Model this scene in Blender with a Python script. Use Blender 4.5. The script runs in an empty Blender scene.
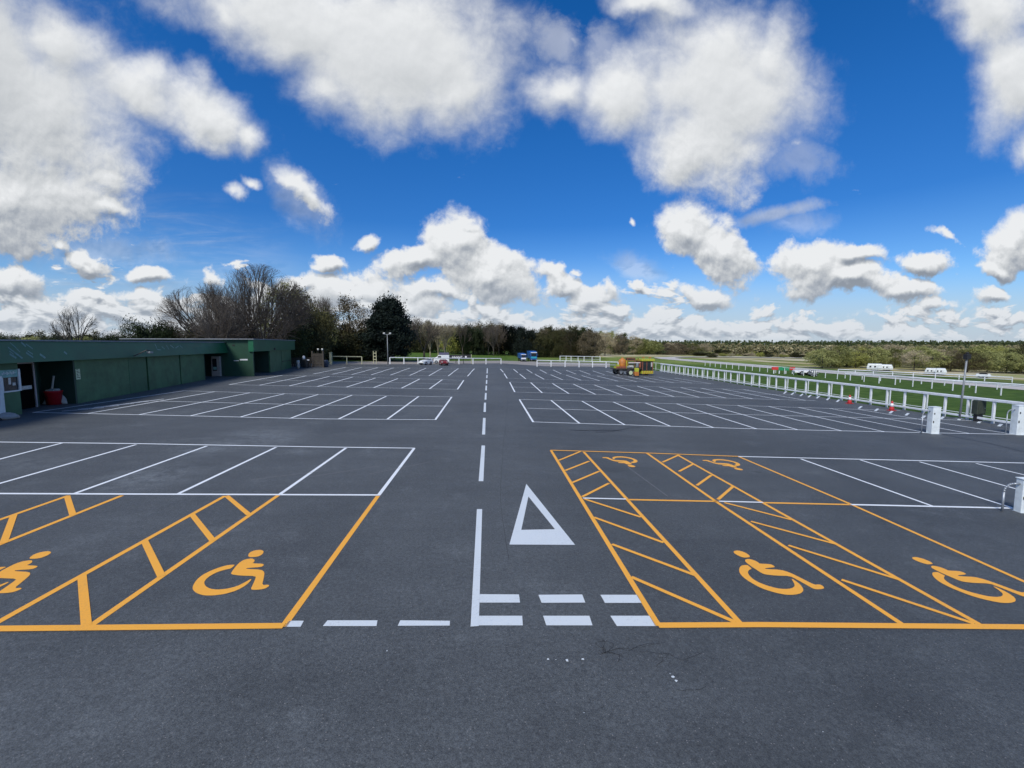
import bpy, bmesh, math, random
from mathutils import Vector, Matrix, geometry, noise as mnoise
R = math.radians
scene = bpy.context.scene
COL = scene.collection
# ------------------------------------------------------------------ camera
FPX, HC, TILT = 440.0, 3.65, 0.03
PITCH, YAW = R(5.19), R(3.08)
camd = bpy.data.cameras.new('camera'); cam = bpy.data.objects.new('camera', camd); COL.objects.link(cam)
camd.sensor_width = 36; camd.lens = FPX/1024*36; camd.clip_start = .05; camd.clip_end = 6000
cam.location = (0, 0, HC); cam.rotation_euler = (math.pi/2-PITCH, 0, -YAW)
scene.camera = cam
RM = cam.rotation_euler.to_matrix()
def ray(px, py):
    return RM @ Vector(((px-512)/FPX, -(py-384)/FPX, -1))
def G(px, py, dz=0):                                    # where the line of sight meets the car park's sloping plane
    d = ray(px, py); t = HC/(-d.z-TILT*d.x)
    return Vector((d.x*t, d.y*t, HC+d.z*t+dz))
def sstep(a, b, x):
    x = min(1, max(0, (x-a)/(b-a))); return x*x*(3-2*x)
def H(x, y):                                            # height of the land
    z = -TILT*min(max(x, -40), 33.3333)
    r = math.hypot(max(x-66, 0), max(y-165, 0)*sstep(0, 60, x))
    z -= 8*sstep(0, 300, r)
    z += 3*sstep(100, 260, y)*sstep(-35, -140, x)
    z += .6*sstep(95, 150, y)*sstep(20, -20, x)
    return z
def T(px, py):                                          # where the line of sight meets the land
    d = ray(px, py); t = 5.0
    while t < 1500:
        if HC+d.z*t < H(d.x*t, d.y*t): break
        t += .25 if t < 150 else 1
    return Vector((d.x*t, d.y*t, H(d.x*t, d.y*t)))
def P(px, depth):                                       # the spot on the land at that bearing and depth
    d = ray(px, 345); t = depth/d.y
    return Vector((d.x*t, d.y*t, H(d.x*t, d.y*t)))
def unit(loc):                                          # metres per pixel there
    return (RM.inverted() @ (Vector(loc)-cam.location)).z*-1/FPX
# ------------------------------------------------------------------ mesh helper
class MB:
    def __init__(s): s.v = []; s.f = []; s.mi = []
    def add(s, vs, fs, m=0):
        o = len(s.v); s.v += [tuple(v) for v in vs]; s.f += [tuple(o+i for i in f) for f in fs]; s.mi += [m]*len(fs)
    def box(s, c, d, rz=0, m=0, taper=1):
        x, y, z = d[0]/2, d[1]/2, d[2]/2; ca, sa = math.cos(rz), math.sin(rz); vs = []
        for k in (-1, 1):
            q = taper if k > 0 else 1
            for a, b in ((-1,-1),(1,-1),(1,1),(-1,1)):
                X, Y = a*x*q, b*y*q
                vs.append((c[0]+X*ca-Y*sa, c[1]+X*sa+Y*ca, c[2]+k*z))
        s.add(vs, [(3,2,1,0),(4,5,6,7),(0,1,5,4),(1,2,6,5),(2,3,7,6),(3,0,4,7)], m)
    def tube(s, a, b, r0, r1=None, n=8, m=0, cap=True):
        a, b = Vector(a), Vector(b); r1 = r0 if r1 is None else r1
        w = (b-a); L = w.length
        if L < 1e-6: return
        w /= L; u = w.orthogonal().normalized(); t = w.cross(u); vs = []
        for q, r in ((a, r0), (b, r1)):
            for i in range(n):
                an = 2*math.pi*i/n; vs.append(q+(u*math.cos(an)+t*math.sin(an))*r)
        fs = [(i, (i+1)%n, n+(i+1)%n, n+i) for i in range(n)]
        if cap: fs += [tuple(range(n-1,-1,-1)), tuple(range(n, 2*n))]
        s.add(vs, fs, m)
    def path(s, pts, r, n=8, m=0):
        for i in range(len(pts)-1): s.tube(pts[i], pts[i+1], r, r, n, m)
    def lathe(s, prof, c=(0,0,0), n=16, m=0):
        vs = []; k = len(prof)
        for r, z in prof:
            for i in range(n):
                an = 2*math.pi*i/n; vs.append((c[0]+r*math.cos(an), c[1]+r*math.sin(an), c[2]+z))
        fs = [(j*n+i, j*n+(i+1)%n, (j+1)*n+(i+1)%n, (j+1)*n+i) for j in range(k-1) for i in range(n)]
        fs += [tuple(range(n-1,-1,-1)), tuple(range((k-1)*n, k*n))]
        s.add(vs, fs, m)
    def prism(s, poly, y0, y1, m=0, top=None):          # poly in (x,z), extruded along y; top: other polygon at y1
        n = len(poly); q = top or poly
        vs = [(x, y0, z) for x, z in poly]+[(x, y1, z) for x, z in q]
        s.add(vs, [tuple(range(n)), tuple(range(2*n-1, n-1, -1))]+[(i+n, (i+1)%n+n, (i+1)%n, i) for i in range(n)], m)
    def poly(s, pts, m=0):                              # flat concave polygon
        tr = geometry.tessellate_polygon([[Vector(p) for p in pts]])
        fs = []
        for a, b, c in tr:
            nn = (Vector(pts[b])-Vector(pts[a])).cross(Vector(pts[c])-Vector(pts[a]))
            fs.append((a, b, c) if nn.z >= 0 else (a, c, b))
        s.add(pts, fs, m)
    def build(s, name, mats, parent=None, bevel=0, smooth=False):
        me = bpy.data.meshes.new(name); me.from_pydata(s.v, [], s.f)
        mats = mats if isinstance(mats, (list, tuple)) else [mats]
        for mt in mats: me.materials.append(mt)
        if len(mats) > 1: me.polygons.foreach_set('material_index', s.mi)
        if smooth: me.polygons.foreach_set('use_smooth', [True]*len(me.polygons))
        me.update()
        o = bpy.data.objects.new(name, me); COL.objects.link(o)
        if parent: o.parent = parent
        if bevel:
            b = o.modifiers.new('bevel', 'BEVEL'); b.width = bevel; b.segments = 2; b.limit_method = 'ANGLE'; b.angle_limit = R(40)
        return o
def tag(o, label=None, cat=None, group=None, kind=None):
    if label: o['label'] = label
    if cat: o['category'] = cat
    if group: o['group'] = group
    if kind: o['kind'] = kind
    return o
def thing(name, label, cat, loc=(0,0,0), rz=0, group=None):
    o = bpy.data.objects.new(name, None); COL.objects.link(o); o.empty_display_size = .2
    o.location = loc; o.rotation_euler = (0, 0, rz)
    return tag(o, label, cat, group)
def dup(o, parent=None):
    c = o.copy(); COL.objects.link(c)
    if parent: c.parent = parent
    for ch in list(o.children): dup(ch, c)
    return c
# ------------------------------------------------------------------ materials
def mat(name, col=(.5,.5,.5), rough=.6, metal=0, var=.12, scale=6, bump=0, bscale=40, spec=.5, second=None, coords='Object', rnd=0):
    m = bpy.data.materials.new(name); m.use_nodes = True; nt = m.node_tree; N, L = nt.nodes, nt.links
    b = N['Principled BSDF']; b.inputs['Roughness'].default_value = rough; b.inputs['Metallic'].default_value = metal
    b.inputs['Specular IOR Level'].default_value = spec
    tc = N.new('ShaderNodeTexCoord'); nz = N.new('ShaderNodeTexNoise'); nz.inputs['Scale'].default_value = scale
    nz.inputs['Detail'].default_value = 6; nz.inputs['Roughness'].default_value = .65
    L.new(tc.outputs[coords], nz.inputs['Vector'])
    rp = N.new('ShaderNodeValToRGB'); L.new(nz.outputs['Fac'], rp.inputs['Fac'])
    c2 = second or col
    rp.color_ramp.elements[0].position = .3; rp.color_ramp.elements[1].position = .7
    rp.color_ramp.elements[0].color = (*[c*(1-var) for c in col], 1); rp.color_ramp.elements[1].color = (*[min(1, c*(1+var)) for c in c2], 1)
    out = rp.outputs['Color']
    if rnd:
        oi = N.new('ShaderNodeObjectInfo'); hs = N.new('ShaderNodeHueSaturation'); mr = N.new('ShaderNodeMapRange')
        mr.inputs['To Min'].default_value = 1-rnd; mr.inputs['To Max'].default_value = 1+rnd
        L.new(oi.outputs['Random'], mr.inputs['Value']); L.new(mr.outputs[0], hs.inputs['Value']); L.new(out, hs.inputs['Color']); out = hs.outputs['Color']
    L.new(out, b.inputs['Base Color'])
    if bump:
        n2 = N.new('ShaderNodeTexNoise'); n2.inputs['Scale'].default_value = bscale; n2.inputs['Detail'].default_value = 4
        bp = N.new('ShaderNodeBump'); bp.inputs['Strength'].default_value = bump; bp.inputs['Distance'].default_value = .02
        L.new(tc.outputs[coords], n2.inputs['Vector']); L.new(n2.outputs['Fac'], bp.inputs['Height']); L.new(bp.outputs['Normal'], b.inputs['Normal'])
    return m
def glass(name, col=(.02,.025,.03)):
    return mat(name, col, .08, 0, .1, 3, spec=.8)
def leafmat(name, c1, c2, scale=.5, rnd=.15, extra=None):
    m = bpy.data.materials.new(name); m.use_nodes = True; nt = m.node_tree; N, L = nt.nodes, nt.links
    b = N['Principled BSDF']; b.inputs['Roughness'].default_value = .75; b.inputs['Specular IOR Level'].default_value = .2
    g = N.new('ShaderNodeNewGeometry'); tc = N.new('ShaderNodeTexCoord')
    nz = N.new('ShaderNodeTexNoise'); nz.inputs['Scale'].default_value = scale; nz.inputs['Detail'].default_value = 3
    L.new(tc.outputs['Object'], nz.inputs['Vector'])
    ad = N.new('ShaderNodeMath'); ad.operation = 'MULTIPLY_ADD'; ad.inputs[1].default_value = .45
    L.new(g.outputs['Random Per Island'], ad.inputs[0]); L.new(nz.outputs['Fac'], ad.inputs[2])
    rp = N.new('ShaderNodeValToRGB'); L.new(ad.outputs[0], rp.inputs['Fac'])
    e = rp.color_ramp.elements; e[0].position = .4; e[1].position = 1.0; e[0].color = (*c1, 1); e[1].color = (*c2, 1)
    for p, c in (extra or []):
        q = e.new(p); q.color = (*c, 1)
    oi = N.new('ShaderNodeObjectInfo'); hs = N.new('ShaderNodeHueSaturation'); mr = N.new('ShaderNodeMapRange')
    mr.inputs['To Min'].default_value = 1-rnd; mr.inputs['To Max'].default_value = 1+rnd
    L.new(oi.outputs['Random'], mr.inputs['Value']); L.new(mr.outputs[0], hs.inputs['Value']); L.new(rp.outputs['Color'], hs.inputs['Color'])
    L.new(hs.outputs['Color'], b.inputs['Base Color'])
    return m
def paint(name, col, wear=.35):                         # thermoplastic paint on tarmac, thin in places
    m = bpy.data.materials.new(name); m.use_nodes = True; nt = m.node_tree; N, L = nt.nodes, nt.links
    b = N['Principled BSDF']; b.inputs['Roughness'].default_value = .65
    g = N.new('ShaderNodeNewGeometry')
    a = N.new('ShaderNodeTexNoise'); a.inputs['Scale'].default_value = 35; a.inputs['Detail'].default_value = 5; a.inputs['Roughness'].default_value = .7
    c = N.new('ShaderNodeTexNoise'); c.inputs['Scale'].default_value = 1.1; c.inputs['Detail'].default_value = 3
    L.new(g.outputs['Position'], a.inputs['Vector']); L.new(g.outputs['Position'], c.inputs['Vector'])
    mu = N.new('ShaderNodeMath'); mu.operation = 'MULTIPLY_ADD'; mu.inputs[1].default_value = .5; L.new(c.outputs['Fac'], mu.inputs[0]); L.new(a.outputs['Fac'], mu.inputs[2])
    mr = N.new('ShaderNodeMapRange'); mr.inputs['From Min'].default_value = .80; mr.inputs['From Max'].default_value = 1.02; mr.inputs['To Max'].default_value = wear
    L.new(mu.outputs[0], mr.inputs['Value'])
    mx = N.new('ShaderNodeMix'); mx.data_type = 'RGBA'; mx.inputs[6].default_value = (*col, 1); mx.inputs[7].default_value = (.12,.12,.13,1)
    L.new(mr.outputs[0], mx.inputs[0]); L.new(mx.outputs[2], b.inputs['Base Color'])
    bp = N.new('ShaderNodeBump'); bp.inputs['Strength'].default_value = .25; bp.inputs['Distance'].default_value = .01
    L.new(a.outputs['Fac'], bp.inputs['Height']); L.new(bp.outputs['Normal'], b.inputs['Normal'])
    return m
def asphalt():
    m = bpy.data.materials.new('asphalt'); m.use_nodes = True; nt = m.node_tree; N, L = nt.nodes, nt.links
    b = N['Principled BSDF']; b.inputs['Roughness'].default_value = .66; b.inputs['Specular IOR Level'].default_value = .5
    g = N.new('ShaderNodeNewGeometry')
    def nz(sc, det, rough=.6, stretch=None, dist=0):
        n = N.new('ShaderNodeTexNoise'); n.inputs['Scale'].default_value = sc; n.inputs['Detail'].default_value = det; n.inputs['Roughness'].default_value = rough
        n.inputs['Distortion'].default_value = dist
        if stretch:
            mp = N.new('ShaderNodeMapping'); mp.inputs['Scale'].default_value = stretch; mp.inputs['Rotation'].default_value = (0,0,R(8)); L.new(g.outputs['Position'], mp.inputs['Vector']); L.new(mp.outputs[0], n.inputs['Vector'])
        else: L.new(g.outputs['Position'], n.inputs['Vector'])
        return n.outputs['Fac']
    def mr(v, a, b_, c, d):
        n = N.new('ShaderNodeMapRange'); n.inputs['From Min'].default_value = a; n.inputs['From Max'].default_value = b_; n.inputs['To Min'].default_value = c; n.inputs['To Max'].default_value = d
        L.new(v, n.inputs['Value']); return n.outputs[0]
    def mul(a, b_, op='MULTIPLY'):
        n = N.new('ShaderNodeMath'); n.operation = op
        for i, q in enumerate((a, b_)):
            if isinstance(q, float): n.inputs[i].default_value = q
            else: L.new(q, n.inputs[i])
        return n.outputs[0]
    v = mr(nz(.22, 5, .6, None, .6), .3, .7, .80, 1.20)
    sx_ = N.new('ShaderNodeSeparateXYZ'); L.new(g.outputs['Position'], sx_.inputs[0]); lay = mul(sx_.outputs[0], mul(nz(.5, 3), 1.6), 'ADD')
    v = mul(v, mr(lay, 1.5, 3.5, 1.05, .90))                      # the right-hand strip was laid later and is darker
    v = mul(v, mr(nz(1.0, 4, .6, (.25, 1.6, 1), .4), .3, .7, .91, 1.09))
    v = mul(v, mr(nz(.9, 6, .75),   .54, .72, 1.0, 1.38))          # dusty, scuffed spots
    sn = nz(2.2, 6, .75)
    for (px_, py_, rx_, am) in ((145,478,1.5,.42),(205,449,1.3,.30),(262,436,2.2,.28),(40,462,1.6,.25),(300,452,.9,.2),(225,533,.9,.22),(905,520,1.6,-.16),(960,512,1.2,-.15),(800,548,.10,-.5),(758,472,.14,-.5),(693,553,.12,-.5),(612,470,.5,-.2),(330,560,.5,-.12),(120,700,1.0,.12),(560,720,.7,-.12),(850,690,.9,-.10)):
        c_ = G(px_, py_); dn = N.new('ShaderNodeVectorMath'); dn.operation = 'DISTANCE'; dn.inputs[1].default_value = tuple(c_); L.new(g.outputs['Position'], dn.inputs[0])
        sp_ = mul(mr(dn.outputs['Value'], rx_*.25, rx_, 1., 0.), mr(sn, .40, .56, 0., 1.)); v = mul(v, mul(mul(sp_, float(am)*(2.0 if am > 0 else 1.4)), 1.0, 'ADD'))
    v = mul(v, mr(nz(3.5, 5, .7), .3, .7, .93, 1.07))
    v = mul(v, mr(nz(22, 5, .85), .34, .66, .62, 1.42))              # coarse stone
    v = mul(v, mr(nz(75, 2, .8), .32, .7, .62, 1.4))
    vo = N.new('ShaderNodeTexVoronoi'); vo.inputs['Scale'].default_value = 38; L.new(g.outputs['Position'], vo.inputs['Vector'])
    sp = N.new('ShaderNodeSeparateColor'); L.new(vo.outputs['Color'], sp.inputs[0])
    chip = mul(mr(sp.outputs[0], .90, .92, 0., 1.), mr(vo.outputs['Distance'], .12, .3, 1., 0.))
    hs = N.new('ShaderNodeMix'); hs.data_type = 'RGBA'; hs.blend_type = 'MULTIPLY'; hs.inputs[0].default_value = 1; hs.inputs[6].default_value = (.070,.078,.0815,1)
    cb = N.new('ShaderNodeCombineColor'); [L.new(v, cb.inputs[i]) for i in range(3)]; L.new(cb.outputs[0], hs.inputs[7])
    mx = N.new('ShaderNodeMix'); mx.data_type = 'RGBA'; mx.inputs[7].default_value = (.22,.215,.21,1); L.new(chip, mx.inputs[0]); L.new(hs.outputs[2], mx.inputs[6])
    L.new(mx.outputs[2], b.inputs['Base Color'])
    bp = N.new('ShaderNodeBump'); bp.inputs['Strength'].default_value = .7; bp.inputs['Distance'].default_value = .012
    L.new(nz(48, 4, .8), bp.inputs['Height']); L.new(bp.outputs['Normal'], b.inputs['Normal'])
    return m
def land():
    m = bpy.data.materials.new('land'); m.use_nodes = True; nt = m.node_tree; N, L = nt.nodes, nt.links
    b = N['Principled BSDF']; b.inputs['Roughness'].default_value = .95; b.inputs['Specular IOR Level'].default_value = .1
    g = N.new('ShaderNodeNewGeometry'); s = N.new('ShaderNodeSeparateXYZ'); L.new(g.outputs['Position'], s.inputs[0])
    def nz(sc, det, st=None):
        n = N.new('ShaderNodeTexNoise'); n.inputs['Scale'].default_value = sc; n.inputs['Detail'].default_value = det
        if st:
            mp = N.new('ShaderNodeMapping'); mp.inputs['Scale'].default_value = st; L.new(g.outputs['Position'], mp.inputs['Vector']); L.new(mp.outputs[0], n.inputs['Vector'])
        else: L.new(g.outputs['Position'], n.inputs['Vector'])
        return n.outputs['Fac']
    def math_(op, a, c):
        n = N.new('ShaderNodeMath'); n.operation = op
        for i, q in enumerate((a, c)):
            if isinstance(q, (int, float)): n.inputs[i].default_value = q
            else: L.new(q, n.inputs[i])
        return n.outputs[0]
    def mr(v, a, b_, c=0., d=1.):
        n = N.new('ShaderNodeMapRange'); n.inputs['From Min'].default_value = a; n.inputs['From Max'].default_value = b_; n.inputs['To Min'].default_value = c; n.inputs['To Max'].default_value = d
        L.new(v, n.inputs['Value']); return n.outputs[0]
    def ramp(v, cols):
        r = N.new('ShaderNodeValToRGB'); e = r.color_ramp.elements; e[0].position = cols[0][0]; e[0].color = (*cols[0][1],1); e[1].position = cols[-1][0]; e[1].color = (*cols[-1][1],1)
        for p, c in cols[1:-1]: q = e.new(p); q.color = (*c,1)
        L.new(v, r.inputs['Fac']); return r.outputs['Color']
    def mix(f, a, c):
        n = N.new('ShaderNodeMix'); n.data_type = 'RGBA'; L.new(f, n.inputs[0]); L.new(a, n.inputs[6]); L.new(c, n.inputs[7]); return n.outputs[2]
    grass_ = ramp(nz(1.2, 8), [(.3, (.036,.070,.014)), (.5, (.055,.105,.020)), (.7, (.085,.135,.030))])
    gx_ = N.new('ShaderNodeMix'); gx_.data_type = 'RGBA'; gx_.blend_type = 'MULTIPLY'; gx_.inputs[7].default_value = (1.25,1.2,1.1,1); L.new(mr(s.outputs[1], 72, 76), gx_.inputs[0]); L.new(grass_, gx_.inputs[6]); grass = gx_.outputs[2]
    rough = ramp(nz(.16, 8, (.7, .16, 1)), [(.34, (.10,.13,.035)), (.43, (.24,.25,.08)), (.52, (.38,.33,.17)), (.60, (.52,.47,.34)), (.68, (.22,.25,.07))])
    wob = math_('MULTIPLY', math_('SUBTRACT', nz(.05, 4), .5), 30.)
    far = math_('MAXIMUM', mr(math_('ADD', s.outputs[0], wob), 64, 72), mr(math_('ADD', s.outputs[1], wob), 150, 165))
    far = math_('MULTIPLY', far, mr(s.outputs[0], 28, 40))
    light = ramp(nz(.15, 6), [(.35, (.11,.16,.035)), (.6, (.19,.24,.06))])  # sunlit far strip, the sunlight put into a paler grass colour
    gl = math_('MULTIPLY', mr(math_('ADD', s.outputs[1], math_('MULTIPLY', wob, .5)), 96, 106), mr(s.outputs[0], 5, 25))
    L.new(mix(far, mix(gl, grass, light), rough), b.inputs['Base Color'])
    bp = N.new('ShaderNodeBump'); bp.inputs['Strength'].default_value = .6; bp.inputs['Distance'].default_value = .05
    L.new(nz(12, 5), bp.inputs['Height']); L.new(bp.outputs['Normal'], b.inputs['Normal'])
    return m
M = dict(
 asphalt=asphalt(), land=land(), white=paint('white_road_paint', (.60,.655,.68), .3), bright=paint('fresh_bay_line_paint', (.76,.80,.82), .25), yellow=paint('yellow_road_paint', (.86,.40,.045), .22),
 oldwhite=mat('worn_road_paint', (.16,.165,.17), .8), oldwhite2=mat('thin_road_paint', (.5,.52,.55), .7),
 seamtar=mat('paving_seam', (.042,.046,.049), .8, var=.3, scale=2), tar=mat('tar', (.022,.023,.025), .6), gravel=mat('gravel', (.27,.25,.225), .9, var=.2, scale=2, bump=.3),
 gtrack=mat('sandy_track', (.46,.44,.41), .9, var=.1, scale=.6),
 rail=mat('white_plastic_rail', (.72,.75,.77), .45, var=.16, scale=4), wood=mat('pale_timber', (.42,.42,.27), .8, var=.2, scale=5),
 green=mat('green_wall_paint', (.020,.102,.046), .5, var=.25, scale=.8, second=(.028,.120,.056)),
 green2=mat('green_panel_paint', (.032,.115,.050), .5, var=.32, scale=1.1, second=(.044,.140,.064)), green3=mat('dark_green_with_shade', (.011,.042,.031), .6, var=.2, scale=1),
 green4=mat('shaded_green_paint', (.008,.052,.028), .6, var=.2, scale=1), fascia=mat('teal_fascia_paint', (.007,.105,.046), .5, var=.2, scale=.6), seam=mat('black_gap', (.008,.010,.010), .8),
 roof=mat('grey_roof_felt', (.22,.24,.26), .8, var=.2), dark=mat('dark_interior', (.004,.004,.004), .95, spec=.05), ghost=mat('faded_lettering', (.16,.29,.27), .7, var=.3, scale=8),
 frame=mat('pinkish_frame', (.42,.36,.36), .6), wframe=mat('white_frame', (.62,.66,.68), .5), teal=mat('pale_teal_board', (.20,.40,.38), .6, var=.3, scale=4),
 glass=glass('window_glass'), paper=mat('paper', (.6,.58,.55), .8, var=.2, scale=12), poster=mat('cream_poster', (.55,.62,.42), .7, var=.35, scale=14),
 red=mat('red_plastic', (.42,.012,.020), .45), cone=mat('red_cone_plastic', (.48,.03,.03), .45), cwhite=mat('white_sleeve', (.78,.79,.8), .4), steel=mat('galvanised_steel', (.34,.37,.40), .45, .6),
 lamp=mat('lamp_glass', (.45,.47,.47), .2), post=mat('grey_post', (.25,.27,.28), .5, .3), bollard=mat('white_post_paint', (.70,.76,.77), .5, var=.14, scale=4),
 rubber=mat('rubber', (.015,.015,.016), .7), black=mat('black_plastic', (.02,.02,.022), .5), cabinet=mat('dark_green_cabinet', (.035,.045,.032), .6, var=.3),
 carwhite=mat('white_car_paint', (.72,.76,.76), .25), carred=mat('red_car_paint', (.17,.012,.015), .25), blue=mat('blue_lorry_paint', (.02,.11,.38), .3), teal2=mat('turquoise_paint', (.03,.33,.42), .3),
 hivis=mat('fluorescent_yellow', (.40,.42,.035), .65, var=.4, scale=9), orange=mat('orange_paint', (.44,.16,.03), .5, var=.3, scale=3), rust=mat('rusty_red_steel', (.24,.075,.04), .7, var=.3, scale=5),
 brown=mat('brown_timber', (.055,.048,.040), .85, var=.3), sack=mat('pale_sacking', (.45,.44,.41), .9, var=.2), purple=mat('grey_purple_roof', (.10,.10,.16), .5),
 stone=mat('pale_stone', (.35,.33,.31), .9, var=.2), flaggreen=mat('green_cloth', (.02,.26,.11), .7), flagred=mat('red_cloth', (.55,.04,.035), .7), redlamp=mat('red_lens', (.5,.02,.02), .3),
 bark=mat('bark', (.060,.052,.042), .9, var=.3, scale=3, rnd=.2), twig=mat('grey_brown_twigs', (.085,.072,.058), .9, var=.25, scale=.7, rnd=.2, second=(.12,.10,.08)),
 twigpale=mat('pale_twigs', (.28,.25,.17), .9, var=.25, scale=.7, rnd=.2),
)
# ------------------------------------------------------------------ ground
def grid_ground():
    xs = [-2500,-1500,-900,-500,-300,-200,-150,-110,-80,-60,-50,-40,-10,20,33.3333]+[36+3*i for i in range(25)]+[112+8*i for i in range(30)]+[380,450,550,700,1000,1600,2500]
    ys = [-1500,-600,-200,-80,-30,0,30,60,90,100]+[105+5*i for i in range(20)]+[205+10*i for i in range(34)]+[580,700,900,1300,2000,3500]
    b = MB(); nx = len(xs); vs = [(x, y, H(x, y)-.02-(0 if y < 900 else (y-900)*.003)) for y in ys for x in xs]
    b.add(vs, [(j*nx+i, j*nx+i+1, (j+1)*nx+i+1, (j+1)*nx+i) for j in range(len(ys)-1) for i in range(nx-1)])
    tag(b.build('ground', M['land'], smooth=True), kind='structure')
grid_ground()
def S(x, y, dz): return (x, y, -TILT*x+dz)
back = [G(p, q) for p, q in ((250,365.5),(330,364.5),(440,364),(500,363.2),(545,366.2),(600,366.6),(655,370.5))]
xr = G(944,416).x
b = MB()
pts = [S(-38,-25,0), S(33,-25,0), S(33, 12,0), S(G(1015,423).x+.3, 22,0)]+[S(v.x+.2, v.y, 0) for v in (G(944,416.5), G(756,387.5))]+[S(v.x, v.y, 0) for v in reversed(back)]+[S(-38, 60, 0)]
b.poly(pts); tag(b.build('car_park', M['asphalt']), kind='structure')
b = MB()
e = [T(p, q) for p, q in ((250,362.0),(330,361.5),(440,361.2),(500,360.6),(545,361.8),(610,363.2))]
b.poly([(v.x, v.y, v.z-.002) for v in [G(p, q+.3) for p, q in ((250,365.5),(330,364.5),(440,364),(500,363.2),(545,366.2),(610,366.8))]]+[(v.x, v.y, v.z+.002) for v in reversed(e)])
for i in range(len(b.v)): x, y, z = b.v[i]; b.v[i] = (x, y, H(x, y)-.008)
tag(b.build('gravel_path', M['gravel']), kind='structure')
# sandy training track along the racecourse, then bending away to the right
b = MB(); cl = [(57.5, y) for y in range(12, 140, 4)]+[(57.5+26*(1-math.cos(a)), 140+14*math.sin(a)) for a in [R(i*9) for i in range(11)]]+[(83.5+5*i, 154+.25*i) for i in range(1, 22)]
prev = None; vs = []; w = 3.3
for i, (x, y) in enumerate(cl):
    x1, y1 = cl[min(i+1, len(cl)-1)]; x0, y0 = cl[max(i-1, 0)]; d = Vector((x1-x0, y1-y0)).normalized(); n = Vector((-d.y, d.x))
    for k in (-1, 1):
        X, Y = x+n.x*k*w, y+n.y*k*w; vs.append((X, Y, H(X, Y)+(.01 if y < 139 and x < 66 else .14)))
b.add(vs, [(2*i, 2*i+2, 2*i+3, 2*i+1) for i in range(len(cl)-1)])
b.f = [f[::-1] for f in b.f]
tag(b.build('racecourse_track', M['gtrack']), kind='structure')
# ------------------------------------------------------------------ painted markings
Z1, Z2, Z3 = .004, .007, .010
def line(b, p, q, w=.09, z=Z1, px=True, ext=0):
    a = G(*p) if px else Vector(p); c = G(*q) if px else Vector(q)
    d = Vector((c.x-a.x, c.y-a.y)).normalized(); n = Vector((-d.y, d.x))*w/2
    a = a-Vector((d.x, d.y, 0))*ext; c = c+Vector((d.x, d.y, 0))*ext
    b.add([S(a.x+n.x, a.y+n.y, z), S(a.x-n.x, a.y-n.y, z), S(c.x-n.x, c.y-n.y, z), S(c.x+n.x, c.y+n.y, z)], [(0,1,2,3)])
def chain(b, pts, **k):
    for i in range(len(pts)-1): line(b, pts[i], pts[i+1], **k)
def quad(b, ps, z=Z1):
    b.poly([S(G(*p).x, G(*p).y, z) for p in ps])
def mark(name, b, m): return tag(b.build(name, M[m]), kind='structure')
# white, front left block
b = MB()
chain(b, [(-260,495),(0,493.8),(320,495),(380,495.2)], z=Z2); chain(b, [(-200,438),(0,442.2),(138,443.8),(320,447.1),(415,448.3)], z=Z2)
for p, q in (((-250,494.5),(-12,441.5)),((-136,494.3),(62.5,443)),((-37,494),(136,444.7)),((73.4,494),(207,446)),((178,494),(276,447.3)),((279,495),(346,448)),((378.5,495.5),(414.2,448.3))): line(b, p, q)
mark('bay_markings', b, 'bright')
b = MB()                                                    # yellow, front left block
chain(b, [(-420,632),(0,629.2),(284,626.3)], w=.11, z=Z3)
for p, q in (((283,627),(378,496)),((90.6,626),(278,495.5)),((-14,629),(225,496)),((-214,630),(122,495.6)),((-317,631),(68.7,495.6))): line(b, p, q, .095)
for p, q in (((226.5,496),(249,514.9)),((192,514.7),(213,541)),((144.4,541),(161.5,576.5)),((82,576),(86.5,626)),((67,496),(73,515.5)),((14,514.7),(3.5,543.6)),((-52,541),(-80,577))): line(b, p, q, .10, Z2)
mark('yellow_bay_markings', b, 'yellow')
b = MB()                                                    # junction markings
for q in ([(289,621),(303.8,621),(300.6,627),(284.5,627)], [(327.5,620.6),(377.5,620.6),(376.5,626.3),(322.8,626.3)], [(400.3,620.6),(450,621),(449.7,625.8),(397.8,626)],
          [(479.2,594.4),(519,594.7),(520,602.8),(479,602.8)], [(478.8,616),(522.2,616),(522.8,625.6),(478.6,625.6)],
          [(538.4,595),(582.2,594.7),(585.3,602.8),(541.6,603)], [(543.1,616),(589.4,616),(592.5,625.6),(546.3,625.6)], [(600.3,595),(637.5,595),(641.6,603.1),(605,603.1)], [(610.3,616),(650,616),(656.3,626.3),(616.9,626.3)]): quad(b, q)
quad(b, [(476.9,509.4),(482.2,509.4),(478.8,626.5),(470.6,627)], Z2)
mark('junction_markings', b, 'white')
b = MB()
for x0, y0, x1, y1 in ((483.3,445.6,481,481.3),(484.3,418,483.6,434.6),(485,402.7,484.7,412),(485.8,393,485.5,399.7),(486.3,385.7,486.1,390.5),(486.7,380,486.5,383.8),(487,375,486.8,378.2),(487.3,368.3,487.1,373.4)): line(b, (x0,y0), (x1,y1), .125)
mark('centre_line_markings', b, 'white')
b = MB()                                                    # give way triangle
o_ = [G(*p) for p in ((526.3,484),(509.4,544.7),(575,545))]; i_ = [G(*p) for p in ((528.4,496.6),(521.3,530),(555,529.4))]
vs = [S(v.x, v.y, Z1) for v in o_+i_]; b.add(vs, [(0,1,4,3),(1,2,5,4),(2,0,3,5)])
tri = b.build('triangle_marking', M['white']); tag(tri, kind='structure')
b = MB()                                                    # right block
chain(b, [(658,625.8),(760,625.2),(1024,627.4),(1300,631)], w=.11, z=Z3)
chain(b, [(550.5,450.4),(646,453.2),(738,456.6)], z=Z3)
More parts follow.
